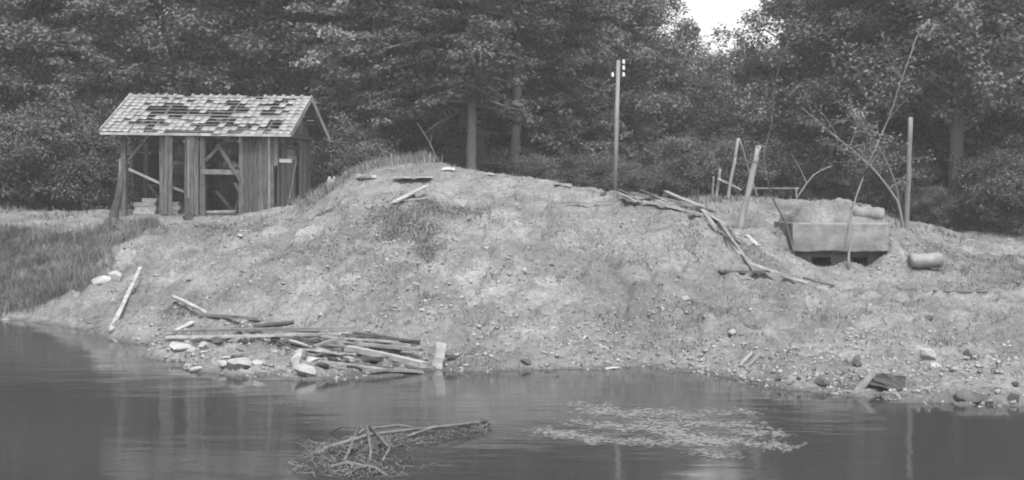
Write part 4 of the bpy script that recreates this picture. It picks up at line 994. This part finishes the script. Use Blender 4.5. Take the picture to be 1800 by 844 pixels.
# ------------------------------------------------------------------ the wood: trees (trunk, crown) and bushes, each a thing of its own
def tree_variant(seed, H, Rr, base_h, n_limb, n_leaf, size, trunk_r, bend=0.0, flat=.36, layer=False):
    rs = random.Random(seed); rg = np.random.default_rng(seed)
    mb = MB()
    npt = 9; tpts = []
    for i in range(npt):
        k = i / (npt - 1); tpts.append(Vector((bend * math.sin(k * 2.6) + rs.uniform(-.06, .06), rs.uniform(-.06, .06), -.4 + (H * .96 + .4) * k)))
    tr = [trunk_r * (1.5 if i == 0 else 1) * (1 - .8 * (i / (npt - 1))) for i in range(npt)]
    mb.tube(tpts, tr, 9)
    def tr_at(h):
        k = (h + .4) / (H * .96 + .4) * (npt - 1); i = min(int(k), npt - 2); return tpts[i].lerp(tpts[i + 1], k - i)
    C = []
    for i in range(n_limb):
        k = (i + rs.random()) / n_limb; h = base_h + (H * .95 - base_h) * k
        az = i * 2.39996 + rs.uniform(-.5, .5)
        prof = (1 - k) ** .55 * (.62 + .38 * min(1, k / .25)); ln = Rr * prof * rs.uniform(.65, 1.15) + .35
        rise = rs.uniform(-.3, .1) if layer else rs.uniform(.1, .9) + k * .4
        s0 = tr_at(h); dr = Vector((math.cos(az), math.sin(az), 0))
        e = s0 + dr * ln + Vector((0, 0, ln * rise * .6)); md = s0 + dr * ln * .5 + Vector((0, 0, ln * rise * .55))
        e.z -= ln * .12
        r0 = max(.02, trunk_r * .33 * (1 - k * .7))
        mb.tube([s0, md, e], [r0, r0 * .6, r0 * .2], 5, False)
        nc = max(3, int(ln * 3.8))
        for j in range(nc):
            t = .1 + .95 * (j + rs.random()) / nc
            c = (s0.lerp(md, t * 2) if t < .5 else md.lerp(e, (t - .5) * 2)) if t <= 1 else e
            c = c + Vector((rs.gauss(0, .38), rs.gauss(0, .38), rs.gauss(.05, .22)))
            C.append(c)
            if j % 3 == 0: mb.tube([md.lerp(e, max(0, t * 2 - 1)), c], [r0 * .3, .008], 4, False)
    per = max(6, n_leaf // len(C))
    V, Fq = leaf_quads(C, per, .52, flat, size, rg)
    tm = bpy.data.meshes.new('trunk'); tm.from_pydata([tuple(p) for p in mb.v], [], mb.f); tm.update(); tm.polygons.foreach_set('use_smooth', [True] * len(tm.polygons))
    return tm, V, Fq
TV = {}
for key, args in {'a': (11, 15, 3.7, 2.0, 64, 38000, .086, .20), 'b': (12, 16, 3.9, 2.6, 64, 38000, .083, .22, .5), 'c': (13, 14, 3.4, 1.5, 58, 34000, .092, .18, -.3), 'd': (14, 17, 3.8, 3.0, 66, 40000, .08, .24),
                  'h': (15, 17, 3.4, 3.6, 66, 34000, .084, .20, 0, .17, True), 'e': (19, 18, 3.3, 1.8, 84, 40000, .08, .24, .1, .17, True), 'k': (16, 18, 3.9, 6.2, 54, 32000, .086, .21, .55), 's': (17, 9.5, 2.6, .8, 46, 15000, .10, .12)}.items():
    tm, V, Fq = tree_variant(*args)
    tm.materials.append(M['bark'])
    TV[key] = (tm, array_mesh('crown', V, Fq, 'leaf'))
tm2 = TV['h'][0].copy(); tm2.materials[0] = M['bark_pale']; TV['p'] = (tm2, TV['h'][1])
def plant_tree(name, key, u, D, sc, label, group, rz=None, szf=1.0, cat='tree', lean=0.0):
    x = WX(u, D); z = TZ(x, D)
    t = empty(name, (x, D, z), random.uniform(0, 6.28) if rz is None else rz); tag(t, label, cat, group)
    t.scale = (sc, sc, sc * szf); t.rotation_euler.y = lean
    link('trunk', TV[key][0], t); link('crown', TV[key][1], t)
    return t
GT, GT2, GT3 = 'leafy trees at the edge of the wood', 'leafy trees in the second row of the wood', 'leafy trees deep in the wood'
for key, u, D, sc, lab in (
        ('a', -60, 53, 1.0, 'leafy tree at the left frame edge, left of the shed'), ('c', 60, 56, 1.0, 'leafy tree left of the shed, beside the frame edge tree'), ('e', 150, 55, 1.0, 'leafy tree over the left end of the shed roof'),
        ('d', 290, 57, 1.0, 'leafy tree behind the left half of the shed roof'), ('a', 400, 54, 1.05, 'broad pale tree behind the middle of the shed roof'), ('k', 536, 53, 1.0, 'tree with dark curved trunk behind the shed gable'),
        ('h', 657, 50, .95, 'tree with straight trunk behind the grass on the heap'), ('e', 600, 56, 1.0, 'bushy tree between the gable and the straight trunk'), ('e', 738, 55, 1.0, 'leafy tree above the top of the heap'),
        ('p', 826, 47.5, .95, 'tree with the palest bare trunk behind the heap crest'), ('k', 900, 54, 1.0, 'tree with dark leaning trunk right of the pale trunk'), ('e', 985, 57, 1.0, 'leafy tree left of the telegraph pole'),
        ('c', 1085, 60, .95, 'leafy tree directly behind the telegraph pole'), ('a', 1408, 56, 1.0, 'leafy tree whose crown edges the sky gap from the right'), ('c', 1520, 52, 1.0, 'leafy tree directly behind the bunker'),
        ('b', 1590, 57, 1.0, 'leafy tree behind the crossing bare stems'), ('e', 1640, 53, 1.0, 'leafy tree right behind the straight grey pole'), ('d', 1682, 46, 1.1, 'tree with the thickest dark trunk at right'),
        ('a', 1750, 52, 1.0, 'leafy tree near the right frame edge'), ('c', 1860, 50, 1.0, 'leafy tree cut by the right frame edge')):
    plant_tree('leafy_tree', key, u, D, sc, lab, GT)
for key, u, D, sc, lab in (('a', 1122, 72, .95, 'tree whose crown borders the sky gap on the left'), ('s', 1200, 74, 1.02, 'small tree under the left part of the sky gap'), ('s', 1265, 76, .88, 'small tree under the middle of the sky gap'),
                           ('s', 1322, 73, .90, 'small tree under the right part of the sky gap'), ('s', 1240, 64, .62, 'low tree between telegraph pole and fence posts'), ('s', 1180, 62, .72, 'low tree just right of the telegraph pole'),
                           ('s', 1330, 61, .72, 'low tree behind the leaning pale post'), ('s', 1405, 70, .95, 'small tree seen above the twisting dark stem')):
    plant_tree('leafy_tree', key, u, D, sc, lab, GT)
ORD = 'first second third fourth fifth sixth seventh eighth ninth tenth eleventh twelfth thirteenth fourteenth fifteenth sixteenth seventeenth eighteenth nineteenth twentieth'.split()
ORD += ['twenty-' + q for q in ORD[:9]] + ['thirtieth'] + ['thirty-' + q for q in ORD[:9]]
for i, u in enumerate(list(range(-140, 1060, 105)) + list(range(1480, 2000, 95))):
    plant_tree('leafy_tree', 'aebd'[i % 4], u + random.uniform(-25, 25), random.uniform(63, 70), 1.1, ORD[i] + ' leafy tree from the left in the second row behind the edge trees', GT2)
for i, u in enumerate(list(range(-160, 1060, 85)) + list(range(1480, 2000, 80))):
    plant_tree('leafy_tree', 'bdac'[i % 4], u + random.uniform(-20, 20), random.uniform(78, 90), 1.25, ORD[i] + ' leafy tree from the left deep in the wood, rearmost row', GT3)
# bushes along the foot of the wood
BV = []
for sd_ in (31, 32, 33):
    tm, V, Fq = tree_variant(sd_, 2.6, 1.5, .15, 32, 15000, .05, .04, 0, .24)
    tm.materials.append(M['bark']); BV.append((tm, array_mesh('crown', V, Fq, 'leaf_bush')))
def bush(u, D, sc, label, group, k=None, zs=1.0):
    x = WX(u, D); t = empty('bush', (x, D, TZ(x, D)), random.uniform(0, 6.28)); t.scale = (sc, sc, sc * zs); tag(t, label, 'bush', group)
    b_ = BV[random.randrange(3) if k is None else k]; link('stems', b_[0], t); link('crown', b_[1], t)
for u, D, sc, lab in ((20, 47.5, 1.1, 'bush at the left edge behind the grass bank'), (95, 48, 1.2, 'bush left of the shed behind the grass bank'), (160, 47.5, 1.0, 'bush beside the broken stump and shed corner'), (-50, 48, 1.2, 'bush cut by the left frame edge'),
                      (605, 47.5, 1.0, 'arching bush right of the shed gable'), (640, 46.5, .8, 'low bush left of the straight trunk'), (1725, 45.5, .6, 'bush just right of the thick dark trunk'), (1760, 45, .9, 'bush left of the right frame edge, under the wood'),
                      (1560, 47, .9, 'bush behind the right end of the bunker'), (1637, 45.5, .5, 'low bush between grey pole and thick trunk'), (1820, 44, .9, 'bush cut by the right frame edge')):
    bush(u, D, sc, lab, 'bushes in front of the wood')
for i, u in enumerate(range(-120, 1950, 62)):
    if 1225 < u < 1300: continue
    bush(u + random.uniform(-18, 18), random.uniform(51.5, 54), random.uniform(.45, .95), ORD[i] + ' undergrowth bush from the left along the foot of the wood', 'undergrowth along the wood')
for i, u in enumerate(range(-120, 1950, 90)):
    bush(u + random.uniform(-18, 18), random.uniform(60, 66), random.uniform(1.0, 1.6), ORD[i] + ' tall bush from the left further inside the wood', 'tall undergrowth inside the wood')

# ------------------------------------------------------------------ the air between the bank and the wood
hm = bpy.data.materials.new('haze_air'); hm.use_nodes = True
hn = hm.node_tree.nodes; hn.remove(hn['Principled BSDF'])
pv = hn.new('ShaderNodeVolumePrincipled'); pv.inputs['Color'].default_value = (.95, .95, .95, 1); pv.inputs['Density'].default_value = HAZE; pv.inputs['Anisotropy'].default_value = .2
hm.node_tree.links.new(pv.outputs[0], hn['Material Output'].inputs['Volume'])
hz = MB().box((0, 172, 12), 660, 480, 32).build('haze', hm, loc=(0, 172, 12)); tag(hz, 'thin pale haze in the air over the river', kind='stuff')
